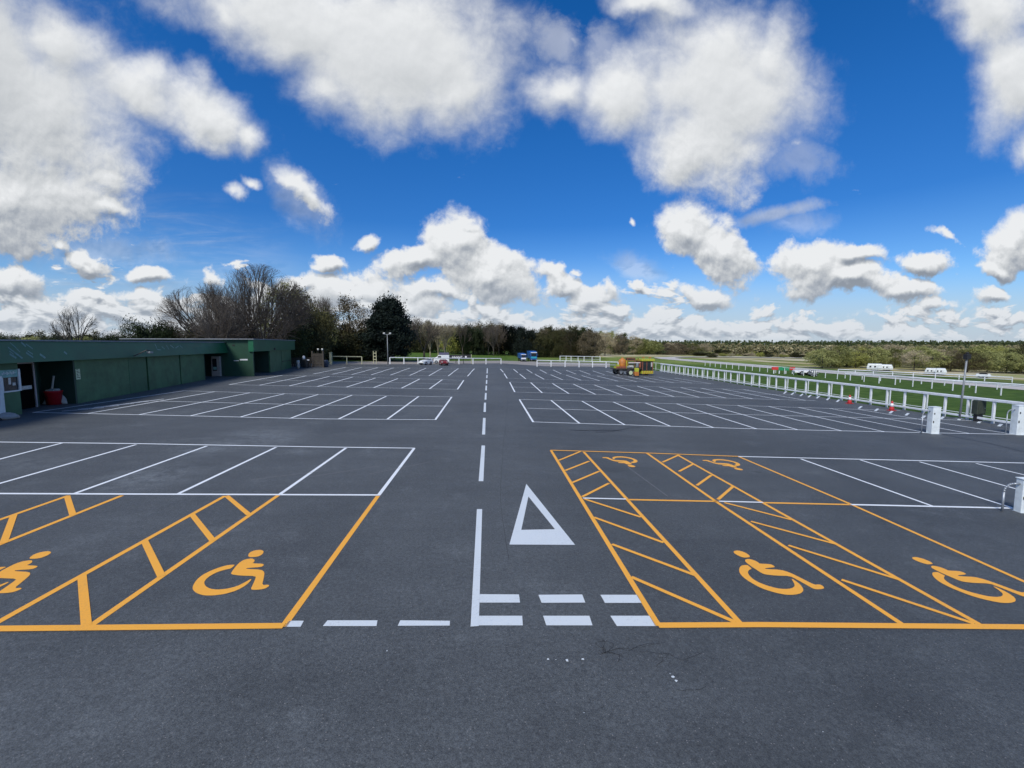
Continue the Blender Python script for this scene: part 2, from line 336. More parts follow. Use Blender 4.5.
for p, q in (((658.5,626),(551,450.4)),((741.5,625),(583.8,452)),((904.5,626),(716.5,502)),((716.5,502),(646.3,452.8)),((982,626),(677.5,455)),((1135,629),(1024,581.6)),((1024,581.6),(851,504.4)),((851,504.4),(739,456.8)),((627.5,499.7),(718,501.5)),((764,502.8),(851,504.7))): line(b, p, q, .09)
for p, q in (((558.8,460.5),(580.4,451.6)),((565.2,470.7),(589.2,461.3)),((572.2,482.8),(599.2,471.4)),((582.2,497),(609,483.4)),((584.5,499.2),(640.8,517.3)),((594,517.5),(663.4,542.8)),((611.9,544.4),(694.7,575.3)),((631.3,577.2),(735.3,622.5)),
   ((662.5,462.4),(679,455)),((679,471.6),(693.8,463.8)),((696.9,485.6),(711.3,475.3)),((718,499.7),(733,486.6)),((724.3,502.8),(791.5,520)),((750.9,521.6),(838.4,545)),((788.4,545.6),(897.8,579.4)),((841.5,580),(974.3,624))): line(b, p, q, .08, Z2)
mark('yellow_bay_markings', b, 'yellow')
b = MB()
chain(b, [(738,456.6),(1024,463.2),(1200,467)], z=Z2); line(b, (583,498.4), (626,499.4), .07, Z3); line(b, (719,501.6), (763,502.7), .07, Z3); chain(b, [(851,504.8),(1013,508.4)], z=Z2)
for p, q in (((800.9,459),(933.7,506.6)),((860.3,460),(1011.8,507.8)),((919.6,461.9),(1086,508.6)),((975.9,463.4),(1150,505))): line(b, p, q, .085)
mark('bay_markings', b, 'bright')
b = MB()                                                    # second row, left and right
chain(b, [(33,412.5),(139,414.8),(320,419),(436,419.8)], z=Z2); chain(b, [(150,401),(320,405.2),(443,406.2)], z=Z2, w=.08); chain(b, [(184,390.8),(284,393.8),(452.5,397)], z=Z2, w=.08)
for p, q in (((435.3,419.8),(451.7,397)),((387,419.5),(418.6,396.5)),((338.7,419),(386.4,396.2)),((290,418.5),(352,395.2)),((240.6,417),(318,394.6)),((190.6,415.8),(284.4,393.8)),((139,414.7),(250,392.8)),((87.5,413.5),(215.6,391.6)),((33,412.5),(184,390.8))): line(b, p, q, .10)
for i in range(5): line(b, (62+i*16, 411.2-i*1.9), (104+i*15, 407.8-i*2.2), .10)
mark('bay_markings', b, 'bright')
b = MB()
chain(b, [(533.3,422),(740,428.6),(928,432.9),(1024,434.6)], z=Z2); chain(b, [(527.5,408.3),(740,414.6),(923,419.2),(985,421)], z=Z2, w=.08); chain(b, [(519.2,399.4),(740,405.6),(858,409.4),(900,410.6)], z=Z2, w=.08)
for p, q in (((519.4,399.5),(533.3,422.2)),((551,400.3),(579.5,423.4)),((582,401.2),(624.7,424.8)),((613.3,402),(670,426.2)),((645,402.9),(713.6,427.7)),((676.8,403.9),(757,429)),((706.3,404.7),(798.5,430)),((738,405.6),(842.4,431)),((768,406.4),(885,431.9)),((798,407.4),(926,432.8)),((829.7,408.5),(969,433.4)),((858,409.4),(1012,434.2))): line(b, p, q, .10)
mark('bay_markings', b, 'bright')
b = MB()
zx, zy = lambda x: x/4.655+300, lambda y: y/4.655+355
rows = [((733,160),(762,118)),((602,158),(662,115)),((472,155),(557,112)),((343,152),(455,110)),((215,150),(352,107)),((80,147),(245,103)),((-50,144),(137,100)),((-190,141),(30,97)),((-330,138),(-80,94))]
for p, q in rows: line(b, (zx(p[0]), zy(p[1])), (zx(q[0]), zy(q[1])), .11)
chain(b, [(zx(-330),zy(138)),(zx(80),zy(147)),(zx(733),zy(160))], z=Z2); chain(b, [(zx(-190),zy(116)),(zx(245),zy(124)),(zx(748),zy(136))], z=Z2, w=.07); chain(b, [(zx(-80),zy(94)),(zx(245),zy(102)),(zx(762),zy(118))], z=Z2, w=.08)
for k in range(9):
    line(b, (zx(780-90*k), zy(99-1.3*k)), (zx(796-82*k), zy(81-1.0*k)), .11); line(b, (zx(797-82*k), zy(79-1.*k)), (zx(812-75*k), zy(64-.8*k)), .11)
chain(b, [(zx(780),zy(99)),(zx(60),zy(88))], z=Z2, w=.08); chain(b, [(zx(797),zy(80)),(zx(140),zy(71.5))], z=Z2, w=.08); chain(b, [(zx(812),zy(64)),(zx(212),zy(57))], z=Z2, w=.08)
mark('bay_markings', b, 'bright')
b = MB()
zx, zy = lambda x: x/3.938+480, lambda y: y/3.938+355
rows = [((117,107),(137,146)),((200,109),(245,149)),((285,112),(350,152)),((368,115),(455,155)),((450,118),(560,158)),((537,121),(665,161)),((620,123),(765,164)),((705,126),(865,167)),((790,128),(970,170)),((872,131),(1075,173)),((954,134),(1180,176)),((1036,136),(1285,179))]
for p, q in rows: line(b, (zx(p[0]), zy(p[1])), (zx(q[0]), zy(q[1])), .11)
line(b, (zx(137),zy(146)), (zx(1320),zy(180)), .08, Z2); line(b, (zx(126),zy(126)), (zx(1240),zy(158)), .07, Z2); line(b, (zx(117),zy(106)), (zx(1060),zy(137)), .08, Z2)
for k in range(12):
    line(b, (zx(95+61*k), zy(73+1.6*k)), (zx(107+73*k), zy(92+1.9*k)), .11)
    if k < 10: line(b, (zx(80+52*k), zy(55+1.1*k)), (zx(92+57*k), zy(68+1.4*k)), .11)
line(b, (zx(107),zy(92)), (zx(920),zy(113)), .08, Z2); line(b, (zx(94),zy(71)), (zx(720),zy(87)), .08, Z2); line(b, (zx(80),zy(55)), (zx(560),zy(65)), .08, Z2)
mark('bay_markings', b, 'bright')
b = MB()                                                    # short fresh dashes by the right hand rail
for x, y in ((876.5,410),(891,412.3),(907,414.4),(923.5,417),(942,418),(959.6,419.2),(979.5,422),(1000,425.3),(792.6,393.7),(801.5,395),(809.5,396.2),(818,397.2),(828,399),(838,400.8),(785,392.6),(860,407.5)):
    line(b, (x-1.3, y+1.2), (x+1.5, y-1.2), .13, Z3)
mark('dash_markings', b, 'white')
b = MB()
line(b, (627.5,466.9), (668,496.6), .03); line(b, (548,446), (800,455), .02)
for k in range(3): line(b, (250+60*k, 480-3*k), (330+50*k, 470-4*k), .03)
mark('old_markings', b, 'oldwhite')
b = MB(); rnd = random.Random(4)                            # tar bands, cracks
for ch in ([(943,434.5),(965,439),(990,443.5),(1024,452),(1100,470)], [(570,430),(590,430.8),(606,429.8),(622,431.4)], [(575,430.4),(600,431),(618,430)], [(596,432.4),(612,431.6),(630,428),(641,427)]):
    chain(b, ch, w=.09)
def crack(x, y, n, dx, dy):
    for i in range(n):
        q = (x+dx+rnd.uniform(-5,5), y+dy+rnd.uniform(-2.5,2.5)); line(b, (x,y), q, .003+.004*rnd.random()); x, y = q
        if rnd.random() < .35: crack(x, y, 2, rnd.uniform(-7,7), rnd.uniform(-3,3))
crack(600,655,6,9,-1); crack(640,652,5,6,2); crack(676,690,5,7,-1.5)
mark('tar_markings', b, 'tar')
b = MB()
for ch in ([(506,366),(508,400),(503,450),(500,500),(509,560)],):
    pts_ = []
    for (xa, ya), (xb, yb) in zip(ch, ch[1:]):
        for k in range(6): pts_.append((xa+(xb-xa)*k/6+rnd.uniform(-.5,.5), ya+(yb-ya)*k/6+rnd.uniform(-.25,.25)))
    chain(b, pts_+[ch[-1]], w=.008, z=.002)
mark('paving_seams', b, 'seamtar')
b = MB()
for x, y, r in ((548,659.5,2),(556,660,1),(567,660.5,3),(583,659.5,2.6),(673,677,2.6),(676,681,2.4),(670,674,1),(584,713,.8),(823,732,.8),(387,651,1.4),(546,470,1)):
    c = G(x, y); k = r*.0068; b.poly([S(c.x+k*math.cos(i*.9)*rnd.uniform(.5,1.3), c.y+k*math.sin(i*.9)*rnd.uniform(.5,1.3), Z1) for i in range(7)])
mark('paint_splashes', b, 'white')
# wheelchair symbols
sc_ = lambda x, y: G(x/8.533+170, y/8.533+535)
def sm(pts, it=1):
    for _ in range(it):
        n = len(pts); pts = [q for i in range(n) for q in ((pts[i][0]*.78+pts[(i+1)%n][0]*.22, pts[i][1]*.78+pts[(i+1)%n][1]*.22), (pts[i][0]*.22+pts[(i+1)%n][0]*.78, pts[i][1]*.22+pts[(i+1)%n][1]*.78))]
    return pts
symp = [[(665,175),(680,150),(720,133),(775,127),(802,140),(790,165),(755,185),(710,190),(675,190)],
 [(640,210),(700,200),(725,215),(715,235),(700,243),(795,247),(802,258),(780,275),(655,283),(650,291),(780,297),(808,320),(800,370),(785,430),(840,425),(848,437),(810,460),(760,468),(700,470),(690,460),(705,430),(725,385),(735,352),(600,348),(525,338),(520,325),(560,270),(600,230)],
 [(555,255),(500,257),(430,275),(350,305),(280,340),(225,385),(193,440),(195,470),(230,500),(290,518),(370,518),(470,505),(570,475),(650,430),(695,385),(690,375),(640,405),(570,440),(480,462),(400,468),(340,460),(300,435),(290,405),(310,375),(350,345),(410,315),(480,295),(520,288),(548,262)]]
symw = [[(sc_(*p).x, sc_(*p).y) for p in sm(q)] for q in symp]
cx = (min(p[0] for q in symw for p in q)+max(p[0] for q in symw for p in q))/2; cy = (min(p[1] for q in symw for p in q)+max(p[1] for q in symw for p in q))/2
symw = [[(x-cx, y-cy) for x, y in q] for q in symw]
def symbol(x, y, rot, sc=1, sx=1, sy=1):
    b = MB()
    for q in symw:
        b.poly([S(x+(px*math.cos(rot)*sx-py*math.sin(rot))*sc, y+(px*math.sin(rot)*sx+py*math.cos(rot))*sc, Z1) for px, py in [(a_, b_*sy) for a_, b_ in q]])
    mark('wheelchair_marking', b, 'yellow')
symbol(cx, cy, 0)
gx = G(37,554); symbol(gx.x-.02-symw[0][2][0], gx.y-(symw[0][0][1]+symw[0][6][1])/2, 0)
for hx, hy in ((741.5,554.2),(922,560.8)):
    g_ = G(hx, hy); symbol(g_.x-sum(p[0] for p in symw[0])/len(symw[0]), g_.y-sum(p[1] for p in symw[0])/len(symw[0])*1.04-.01, 0, sy=1.04)
for hx, hy in ((631.5,465.6),(738,468.6)):
    g_ = G(hx, hy); symbol(g_.x+sum(p[0] for p in symw[0])/len(symw[0])*1.1, g_.y+sum(p[1] for p in symw[0])/len(symw[0])*.85, math.pi, .95)
# ------------------------------------------------------------------ green building
A_ = G(78,403.5); B_ = P(224.5, G(254,376.4).y)
dr = (B_-A_); ang = math.atan2(dr.y, dr.x); ex = Vector((math.cos(ang), math.sin(ang))); ey = Vector((-ex.y, ex.x))
Z0 = A_.z-.03
def toloc(v): d = Vector((v.x-A_.x, v.y-A_.y)); return d.dot(ex), d.dot(ey)
def lx(px, yl=0, py=386):                                           # local x where the bearing of a pixel crosses local y = yl
    d = ray(px, py); o = Vector((A_.x, A_.y))+ey*yl; det = d.x*(-ex.y)-(-ex.x)*d.y
    return (d.x*o.y-d.y*o.x)/(-(d.x*ex.y-d.y*ex.x))
bld = thing('racecourse_building', 'long low green flat-roofed building with faded fascia along the left of the car park', 'building', (A_.x, A_.y, Z0), ang)
xL = lx(-140); x19 = lx(19.5); x38 = lx(38, .9); x78 = 0; x205 = lx(205.5)
C_ = toloc(G(254,376.4)); xc, yc = C_; xe = lx(295, yc); HB = 2.86-Z0; HT = 3.77-Z0; HBT = 4.08-Z0; HBB = 2.95-Z0
DEP = 7.5
def bx(b, x0, x1, y0, y1, z0, z1): b.box(((x0+x1)/2, (y0+y1)/2, (z0+z1)/2), (x1-x0, y1-y0, z1-z0))
def part(name, m, par, *boxes, bevel=0, label=None):
    b = MB()
    for q in boxes: bx(b, *q)
    o = b.build(name, M[m], par, bevel)
    if label: o['label'] = label
    return o
part('wall', 'green', bld, (xL, x19, 0, .2, 0, HB))                                       # kiosk front
part('wall', 'green3', bld, (x38, -.12, 1.4, 1.6, 0, HB), (x38-.1, x38, .9, 1.4, 0, HB), (-.12, 0, .001, 1.6, 0, HB))  # recess walls in a darker green, shade mixed into their colour
part('wall', 'green3', bld, (x205-.001+.12, xc, 2.2, 2.4, 0, HB), (x205, x205+.12, .001, 2.2, 0, HB))
part('wall', 'green3', bld, (xL, xc-.01, DEP, DEP+.2, 0, HT-.1), (xL-.2, xL, .05, DEP+.2, 0, HT-.1))
s1, s2, s1b = lx(148.5), lx(181.5), lx(130)
for a, c, m in ((x78, s1b, 'green2'), (s1b+.02, s1-.09, 'green'), (s1+.09, s2-.08, 'green2'), (s2+.08, x205, 'green2')):
    part('shutter_panel', m, bld, (a, c, 0, .12, .02, HB-.02), bevel=.01)
part('wall', 'seam', bld, (x78+.01, x205-.01, .10, .2, 0, HB))
# fascia with a sloping face
b = MB(); fo = .42
b.prism([(0,0),(1,0)], 0, 0) if False else None
prof = [(-fo, HB), (-fo+.22, HT), (.4, HT), (.4, HB)]
vs = [(xL, y, z) for y, z in prof]+[(xc-.01, y, z) for y, z in prof]
b.add(vs, [(0,1,2,3)[::-1], (4,5,6,7), (0,4,5,1)[::-1], (1,5,6,2)[::-1], (2,6,7,3)[::-1], (3,7,4,0)[::-1]])
fas = b.build('fascia', M['fascia'], bld)
part('roof', 'roof', bld, (xL-.1, xc-.02, -fo+.16, DEP+.3, HT+.003, HT+.07))
def fy(z): return -fo+.22*(z-HB)/(HT-HB)-.006
b = MB(); rr = random.Random(9)
def stroke(px, z0, px2, z1, w=.06):
    x0, x1 = lx(px, -fo+.1, 352), lx(px2, -fo+.1, 352); ln = math.hypot(x1-x0, z1-z0); nx, nz = -(z1-z0)/ln*w/2, (x1-x0)/ln*w/2
    b = MB(); b.add([(x0+nx, fy(z0+nz), z0+nz), (x0-nx, fy(z0-nz), z0-nz), (x1-nx, fy(z1-nz), z1-nz), (x1+nx, fy(z1+nz), z1+nz)], [(0,1,2,3)]); b.build('faded_letter', M['ghost'], fas)
for px, z, px2, z2, w in ((10,.66,15,.42,.06),(9,.38,14,.2,.09),(10,.5,13,.36,.05),(15,.42,20,.18,.08),(14,.85,18,.62,.04),(25,.88,28,.68,.08),(29,.8,34,.58,.05),(26,.42,31,.2,.08),(28,.5,32,.34,.05),(39,.34,43,.16,.1),(18,.6,20,.45,.04),(64,.42,66,.3,.1),(157,.8,157.5,.42,.05),(157.5,.42,161,.40,.05),(163,.62,165,.45,.06),(168,.7,169,.42,.05),(172,.72,174.5,.5,.07),(176,.5,180,.66,.05),(181,.7,183,.5,.05)):
    stroke(px, HB+z, px2, HB+z2, w)
part('signboard', 'paper', bld, (lx(-3,-.4), lx(1.5,-.4), -fo-.03, -fo-.004+.04, HB+.38, HB+.5))
# kiosk window and door
zs = lambda py, px, yl: HC+(344-py)*unit((A_+Vector((*(ex*lx(px, yl)+ey*yl), 0))).xyz*1.0 if False else Vector((A_.x+(ex*lx(px, yl)+ey*yl).x, A_.y+(ex*lx(px, yl)+ey*yl).y, HC)))-Z0
wz0, wz1, wz2 = zs(391, 8, 0), zs(377.5, 8, 0), zs(370, 8, 0)
win = part('window', 'glass', bld, (lx(-30), lx(17.5), -.02, -.003, wz0, wz1))
part('frame', 'wframe', win, (lx(17.5), lx(19.6), -.07, -.004, wz0-.05, wz2+.02), (lx(-30), lx(17.4), -.07, -.004, wz0-.06, wz0-.003), (lx(1), lx(2), -.06, -.021, wz0, wz1))
part('notice', 'paper', win, (lx(8), lx(10.5), -.03, -.021, wz1-.3, wz1-.02), (lx(12), lx(15), -.03, -.021, wz1-.36, wz1-.24))
part('signboard', 'teal', bld, (lx(-30), lx(17.4), -.05, -.004, wz1+.003, wz2))
b = MB()
for i in range(9): bx(b, lx(1.5+i*1.6), lx(2.4+i*1.6), -.056, -.051, wz1+.12+.02*(i%3), wz1+.2+.05*(i%2))
b.build('sign_writing', M['wframe'], bld)
dx0, dx1 = x19+.05, x38-.1
door = part('door', 'dark', bld, (dx0+.12, dx1-.12, .92, 1.0, .05, HB-.12))
part('door_frame', 'frame', door, (dx0, dx0+.09, .9, 1.0, 0, HB-.1), (dx1-.09, dx1-.003, .9, 1.0, 0, HB-.1), (dx0+.12, dx1-.12, .86, 1.0, HB-.12+.003, HB-.06))
part('push_bar', 'paper', door, (dx0+.16, dx1-.3, .87, .917, .95, 1.12))
part('wall', 'green3', bld, (x19-.12, x19-.002, .21, 1.0, 0, HB), (x19+.001, dx0-.002, .9, 1.0, 0, HB))
part('signboard', 'cwhite', bld, (lx(60,1.38), lx(71,1.38), 1.36, 1.395, 1.45, 1.75))
pst = part('poster', 'poster', bld, (lx(76.8), lx(81), -.015, -.003, zs(379.5,79,0), zs(369,79,0)))
b = MB()
for i in range(6): bx(b, lx(77.4), lx(80.4)-.1*(i%3)*.5, -.019, -.016, zs(379,79,0)+.06+i*.08, zs(379,79,0)+.09+i*.08)
b.build('poster_writing', M['green3'], pst)
fl = lx(138, -.4)                                            # floodlight on the fascia
b = MB(); b.tube((fl-.2, -fo+.05, HB+.05), (fl+.05, -fo-.55, HB+.42), .03); b.tube((fl+.05, -fo-.55, HB+.42), (fl+.3, -fo-.6, HB+.40), .03)
fa = b.build('floodlight_arm', M['black'], bld); part('floodlight', 'post', fa, (fl+.1, fl+.45, -fo-.7, -fo-.5, HB+.22, HB+.33), bevel=.02)
# projecting end block
dk = lx(255.5, yc); d1 = lx(271.5, yc); d2 = lx(283, yc); d3 = lx(292.5, yc)
part('wall', 'green4', bld, (xc, xc+.2, yc, -.02, 0, HBT-.02), (xc+.201, dk, yc, yc+.2, 0, HBB), label='side wall of the end block, its green darkened as shade')  # wall green darkened in its colour to stand for shade on this side
part('wall', 'green3', bld, (xc, xc+.2, -.018, DEP+.2, 0, HBT-.02))  # inner stretch of the same wall, coloured darker as shade in the opening
part('wall', 'green3', bld, (xc+.202, xe+.1, DEP, DEP+.2, 0, HBT-.02), (xe+.101, xe+.3, yc+1.0, DEP+.2, 0, HBT-.02))
part('wall', 'green3', bld, (d1, d1+.1, yc+.16, yc+3, 0, HBB), (xc+.21, d1, yc+3.4, yc+3.5, 0, HBB))
part('shutter_panel', 'green2', bld, (d1, d2-.09, yc+.02, yc+.14, .02, HBB), bevel=.01)
part('shutter_panel', 'green2', bld, (d2+.09, d3, yc+.02, yc+.14, .02, HBB), bevel=.01)
part('handrail', 'black', bld, (d2+.2, d3-.1, yc-.03, yc+.018, 1.05, 1.12))
part('fascia', 'fascia', bld, (dk-.4, xe+.3, yc-.12, yc+.3, HBB+.003, HBT-.023))
part('roof', 'roof', bld, (xc-.25, xe+.42, yc-.2, DEP+.35, HBT-.02+.003, HBT+.06))
part('signboard', 'wframe', bld, (xc-.02, xc-.003, yc+.45, yc+1.1, 1.55, 1.68)); part('signboard', 'wframe', bld, (xc-.02, xc-.003, yc+1.2, yc+1.6, 1.5, 1.56))
part('vent', 'black', bld, (xc-.03, xc-.003, yc+1.45, yc+1.65, 2.9, 3.0)); part('alarm_box', 'black', bld, (lx(275,yc)-.2, lx(275,yc)+.2, yc-.2, yc-.121, HBB+.1, HBB+.3))
def W(x, y, z=0): q = Vector((A_.x, A_.y))+ex*x+ey*y; return (q.x, q.y, Z0+z)
def ground_at(x, y): q = W(x, y); return (q[0], q[1], -TILT*q[0])
# cold drinks cabinet in the alcove
v = thing('drinks_cabinet', 'tall white drinks cabinet standing in the dark opening of the green building', 'cabinet', ground_at(xc-.38, .52), ang-math.pi/2)
part('case', 'stone', v, (-.36, .34, 0, .35, 0, 1.8), bevel=.03)
part('door_panel', 'glass', v, (-.24, .1, -.02, -.003, .5, 1.6)); part('picture_panel', 'teal', v, (-.2, .08, -.026, -.021, .6, .85)); part('base', 'black', v, (-.3, .3, .03, .32, -.03, .001))
# tub
v = thing('tub', 'red round plastic tub full of rubbish beside the open doorway', 'tub', (*G(54.5,404.2).xy, G(54.5,404.2).z))
b = MB(); b.lathe([(.29,0),(.33,.6),(.36,.62),(.36,.69),(.31,.69),(.27,.12)]); b.build('bucket', M['red'], v, smooth=True)
b = MB()
for i in range(9): b.box(((.15*math.cos(i*1.3)*(i%3)/2), (.15*math.sin(i*1.3)*(i%3)/2), .68+.03*(i%2)), (.22,.18,.14), i*.8)
b.build('rubbish', M['sack'], v, .03)
for q, nm, lb in (((-.1,-.02),'stick','short pale stick poking out of red tub'),((.02,.1),'pole','second pale stick poking out of red tub')):
    pass
o = MB(); o.tube((0,0,.5), (.12,.05,1.3), .045); w_ = tag(o.build('stick', M['sack'], None), 'pale stick standing upright in the red tub', 'stick'); w_.location = (v.location.x-.08, v.location.y, v.location.z+.12)
def sack_at(name, px, py, sx, sz, m, label, cat, lean=0):
    g_ = G(px, py); b = MB(); b.lathe([(sx*.75,0),(sx,.12*sz),(sx*.95,.45*sz),(sx*.62,.8*sz),(sx*.25,sz)], n=10)
    for i in range(len(b.v)):
        x, y, z = b.v[i]; k = 1+.18*math.sin(i*2.3); b.v[i] = (x*k+lean*z, y*k, z)
    o = b.build(name, M[m], None, smooth=True); o.location = g_; return tag(o, label, cat)
sack_at('sack', 65.2, 403.6, .24, .85, 'sack', 'pale grey sack leaning against the red tub', 'sack', -.35)
sack_at('bottle_bag', 41, 403.6, .09, .34, 'sack', 'small white bag on the ground nearest the doorway', 'bag'); sack_at('litter_bag', 45.7, 404.2, .11, .3, 'sack', 'small white bag tilted close to the left of the red tub', 'bag', .3)
sack_at('boulder', 6.5, 419, .38, .26, 'stone', 'pale rounded stone on the tarmac below kiosk', 'stone')
g_ = G(-2, 420); v = thing('notice_stand', 'pale upright notice board at the left edge of the photo', 'sign', g_, ang)
part('board', 'wframe', v, (-.35, .35, -.03, .03, .12, 1.75), bevel=.01); part('foot', 'black', v, (-.38, .38, -.2, .2, 0, .118), bevel=.02)
# ------------------------------------------------------------------ white rails
def rail_fence(name, label, cat, pts, h, rails, pr, rr_, m='rail', box=True, group=None, every=1, root_z=None):
    v = thing(name, label, cat, pts[0], group=group); o = Vector(pts[0])
    L_ = [Vector(p)-o for p in pts]
    for p in L_[::every]:
        b = MB()
        if box: b.box((p.x, p.y, p.z+h/2-.1), (pr, pr, h+.2-.02))
        else: b.tube((p.x, p.y, p.z-.1), (p.x, p.y, p.z+h-.01), pr/2, n=8)
        b.build('post', M[m], v)
    for z, t in rails:
        b = MB()
        for i in range(len(L_)-1):
            a, c = L_[i]+Vector((0,0,z)), L_[i+1]+Vector((0,0,z))
            b.tube(a, c, rr_*t, n=8, cap=(i in (0, len(L_)-2)))
        b.build('rail', M[m], v)
    return v
xs_ = [(978,422),(944,416)]; f0, f1 = G(944,416), G(661,372)
dirf = (f1-f0).normalized(); ps = []
n = 34; L0 = (f1-f0).length
for i in range(-3, n): q = f0+dirf*(L0/(n-1)*i); ps.append(S(q.x, q.y, 0))
v = thing('running_rail', 'long white post and rail fence along the right edge of the car park', 'fence', ps[0]); o = Vector(ps[0])
for p in ps:
    p = Vector(p)-o; b = MB(); b.box((0, 0, .58), (.115,.115,1.36), -math.atan2(dirf.x, dirf.y)); q_ = b.build('post', M['rail'], v, .012); q_.location = (p.x, p.y, rnd.uniform(-.01,.01)); q_.rotation_euler = (R(rnd.uniform(-.9,.9)), R(rnd.uniform(-.9,.9)), R(rnd.uniform(-4,4)))
for z, hh, ww in ((1.32, .15, .20), (.22, .13, .08)):
    b = MB(); a, c = Vector(ps[0])-o-dirf*1.0, Vector(ps[-1])-o+dirf*.2; mid = (a+c)/2
    b.box((mid.x+(.0 if z > 1 else -.13), mid.y, z), (ww, (c-a).length, hh), -math.atan2(dirf.x, dirf.y)); b.build('rail', M['rail'], v, .02)
ps2 = []; off = Vector((1.5, 0, 0))
for i in range(22): q = f0+dirf*(-3+2.75*i)+off; ps2.append((q.x, q.y, H(q.x, q.y)))
rail_fence('running_rail', 'thinner white rail just behind the car park fence', 'fence', ps2, 1.25, [(1.25,1),(.2,.6)], .06, .04)
def track_pts(pxa, pxb, step):
    a, c = T(*pxa), T(*pxb); d = (c-a); n = max(2, int(d.length/step)); return [((a+d*i/n).x, (a+d*i/n).y, H((a+d*i/n).x, (a+d*i/n).y)) for i in range(n+1)]
rail_fence('running_rail', 'thin white rail on the mown grass nearest the dark pole', 'fence', track_pts((1060,401.5),(705,366),2.05), 0.95, [(.95,1)], .07, .035)
rail_fence('running_rail', 'white rail with wide top between the grass and sandy track', 'fence', track_pts((1060,394),(845,378.3),2.0), .6, [(.62,1.7)], .07, .045)
rail_fence('running_rail', 'double white rail on the far side of the sandy track', 'fence', track_pts((1012,382.5),(838,373.2),2.3), .62, [(.62,1.2),(.34,.8)], .07, .045)
# rails across the far end
def px_fence(label, pts, h, m='rail', thick=1, cat='fence', low=True):
    w = [T(*p) for p in pts]; return rail_fence('far_rail', label, cat, [tuple(p) for p in w], h, [(h-.02, 1.2*thick)]+([(h*.5, .55)] if low else []), .14*thick, .06, m, group=None)
px_fence('greenish white timber rail left of the lamp post', [(332,364),(347,364.2),(362,364.3)], 1.15, 'wood', .9, low=False)
px_fence('white rail running behind the white car and white van', [(390,364),(404,364),(418,364.1),(432,364.2),(446,364.2),(459,364.2),(473,364.2),(486,364.2),(501,364.1)], 1.05, low=False)
px_fence('white rail from the entrance gap across to the marking lorry', [(537,366.6),(551,366.8),(565,367),(579,367.2),(592.5,367.4),(606,367.8),(618,368.2)], 1.1)
px_fence('short white rail in front of the wood beyond the entrance', [(560,361.5),(566,361.5),(571,361.6),(578,361.6),(584,361.7),(592,361.8),(600,362)], 1.3)
g_ = G(331,364.2); v = thing('gate_post', 'thick pale timber gate post at the end of the greenish rail', 'post', g_)
part('shaft', 'wood', v, (-.17,.17,-.17,.17,-.05,1.7), bevel=.02); part('cap', 'wood', v, (-.2,.2,-.2,.2,1.703,1.76), bevel=.02)
# dark timber gate by the corner of the building
g_ = G(319.5,367.4); v = thing('timber_gate', 'dark weathered timber gate with pale lamps on its posts', 'gate', g_)
for x in (-.85,.5): part('gate_post', 'brown', v, (x-.09,x+.09,-.09,.09,-.05,2.1), bevel=.01)
b = MB()
for i in range(7): b.box((-.66+i*.163, 0, .95), (.12,.05,1.7))
b.build('boarding', M['brown'], v); part('cross_rail', 'brown', v, (-.76,.41,-.075,-.03,1.5,1.62), (-.76,.41,-.075,-.03,.4,.52))
b = MB()
for i in range(12): b.box((-3.6+i*.22, .05, .62), (.16,.04,1.25+.08*(i%2)))
b.build('fence_panel', M['brown'], v)
for x in (-.1,.42): part('lamp', 'lamp', v, (x-.09,x+.12,-.09,.09,2.2,2.42), bevel=.04); part('lamp_bracket', 'black', v, (x-.02,x+.02,-.02,.02,1.78,2.2))
g_ = G(298.3,368.4); b = MB(); b.lathe([(.12,0),(.17,.25),(.15,.6),(.2,.75),(.17,.95),(.06,1.0)], n=12); o = b.build('post_cover', M['sack'], None, smooth=True); o.location = g_; tag(o, 'small wrapped white post by the corner of the green building', 'post')
g_ = G(305,367.8); v = thing('refuse_bin', 'black wheeled bin with white bags beside the dark timber gate', 'bin', g_)
b = MB(); b.box((0,0,.55), (.62,.66,.9), 0); b.build('body', M['black'], v, .04); part('lid', 'black', v, (-.34,.34,-.37,.36,1.01,1.08), bevel=.03)
b = MB(); b.lathe([(.12,0),(.18,.15),(.14,.36),(.05,.42)], (-.1,0,1.09), n=10); b.box((.35,-.1,.98), (.5,.1,.12)); b.build('rubbish_bag', M['cwhite'], v)
for x in (-.25,.25): b = MB(); b.tube((x-.04,.3,.1),(x+.04,.3,.1),.1,n=12); b.build('wheel', M['rubber'], v)
g_ = G(326,367); v = thing('barrel', 'dark blue barrel beside the timber gate', 'barrel', g_)
b = MB(); b.lathe([(.28,0),(.32,.1),(.3,.3),(.33,.45),(.3,.6),(.32,.8),(.28,.9),(.1,.93)], n=16); b.build('drum', mat('dark_blue_plastic', (.02,.035,.07), .5), v, smooth=True)
# ------------------------------------------------------------------ lamp post
g_ = G(388,365.2); v = thing('lamp_post', 'slim grey lamp post with two floodlights before the dark evergreen', 'lamp post', g_)
u_ = unit(g_); b = MB(); b.tube((0,0,0),(0,0,30.5*u_),.085,.05,n=12); b.build('pole', M['post'], v, smooth=True)
part('cross_arm', 'post', v, (-.5,.5,-.04,.04,30.5*u_-.02,30.5*u_+.06)); part('base_plate', 'post', v, (-.2,.2,-.2,.2,.0,.05))
for x in (-.45,.45): part('floodlight', 'lamp', v, (x-.16,x+.16,-.18,.05,30.5*u_+.063,30.5*u_+.28), bevel=.04)
g_ = G(375,363.6); v = thing('sign_frame', 'narrow timber sign frame standing left of the lamp post', 'sign', g_)
for x in (-.22,.22): part('upright', 'wood', v, (x-.045,x+.045,-.04,.04,-.05,2.0))
for z in (.6,1.1,1.6): part('board', 'wood', v, (-.17,.17,-.03,.03,z,z+.12))
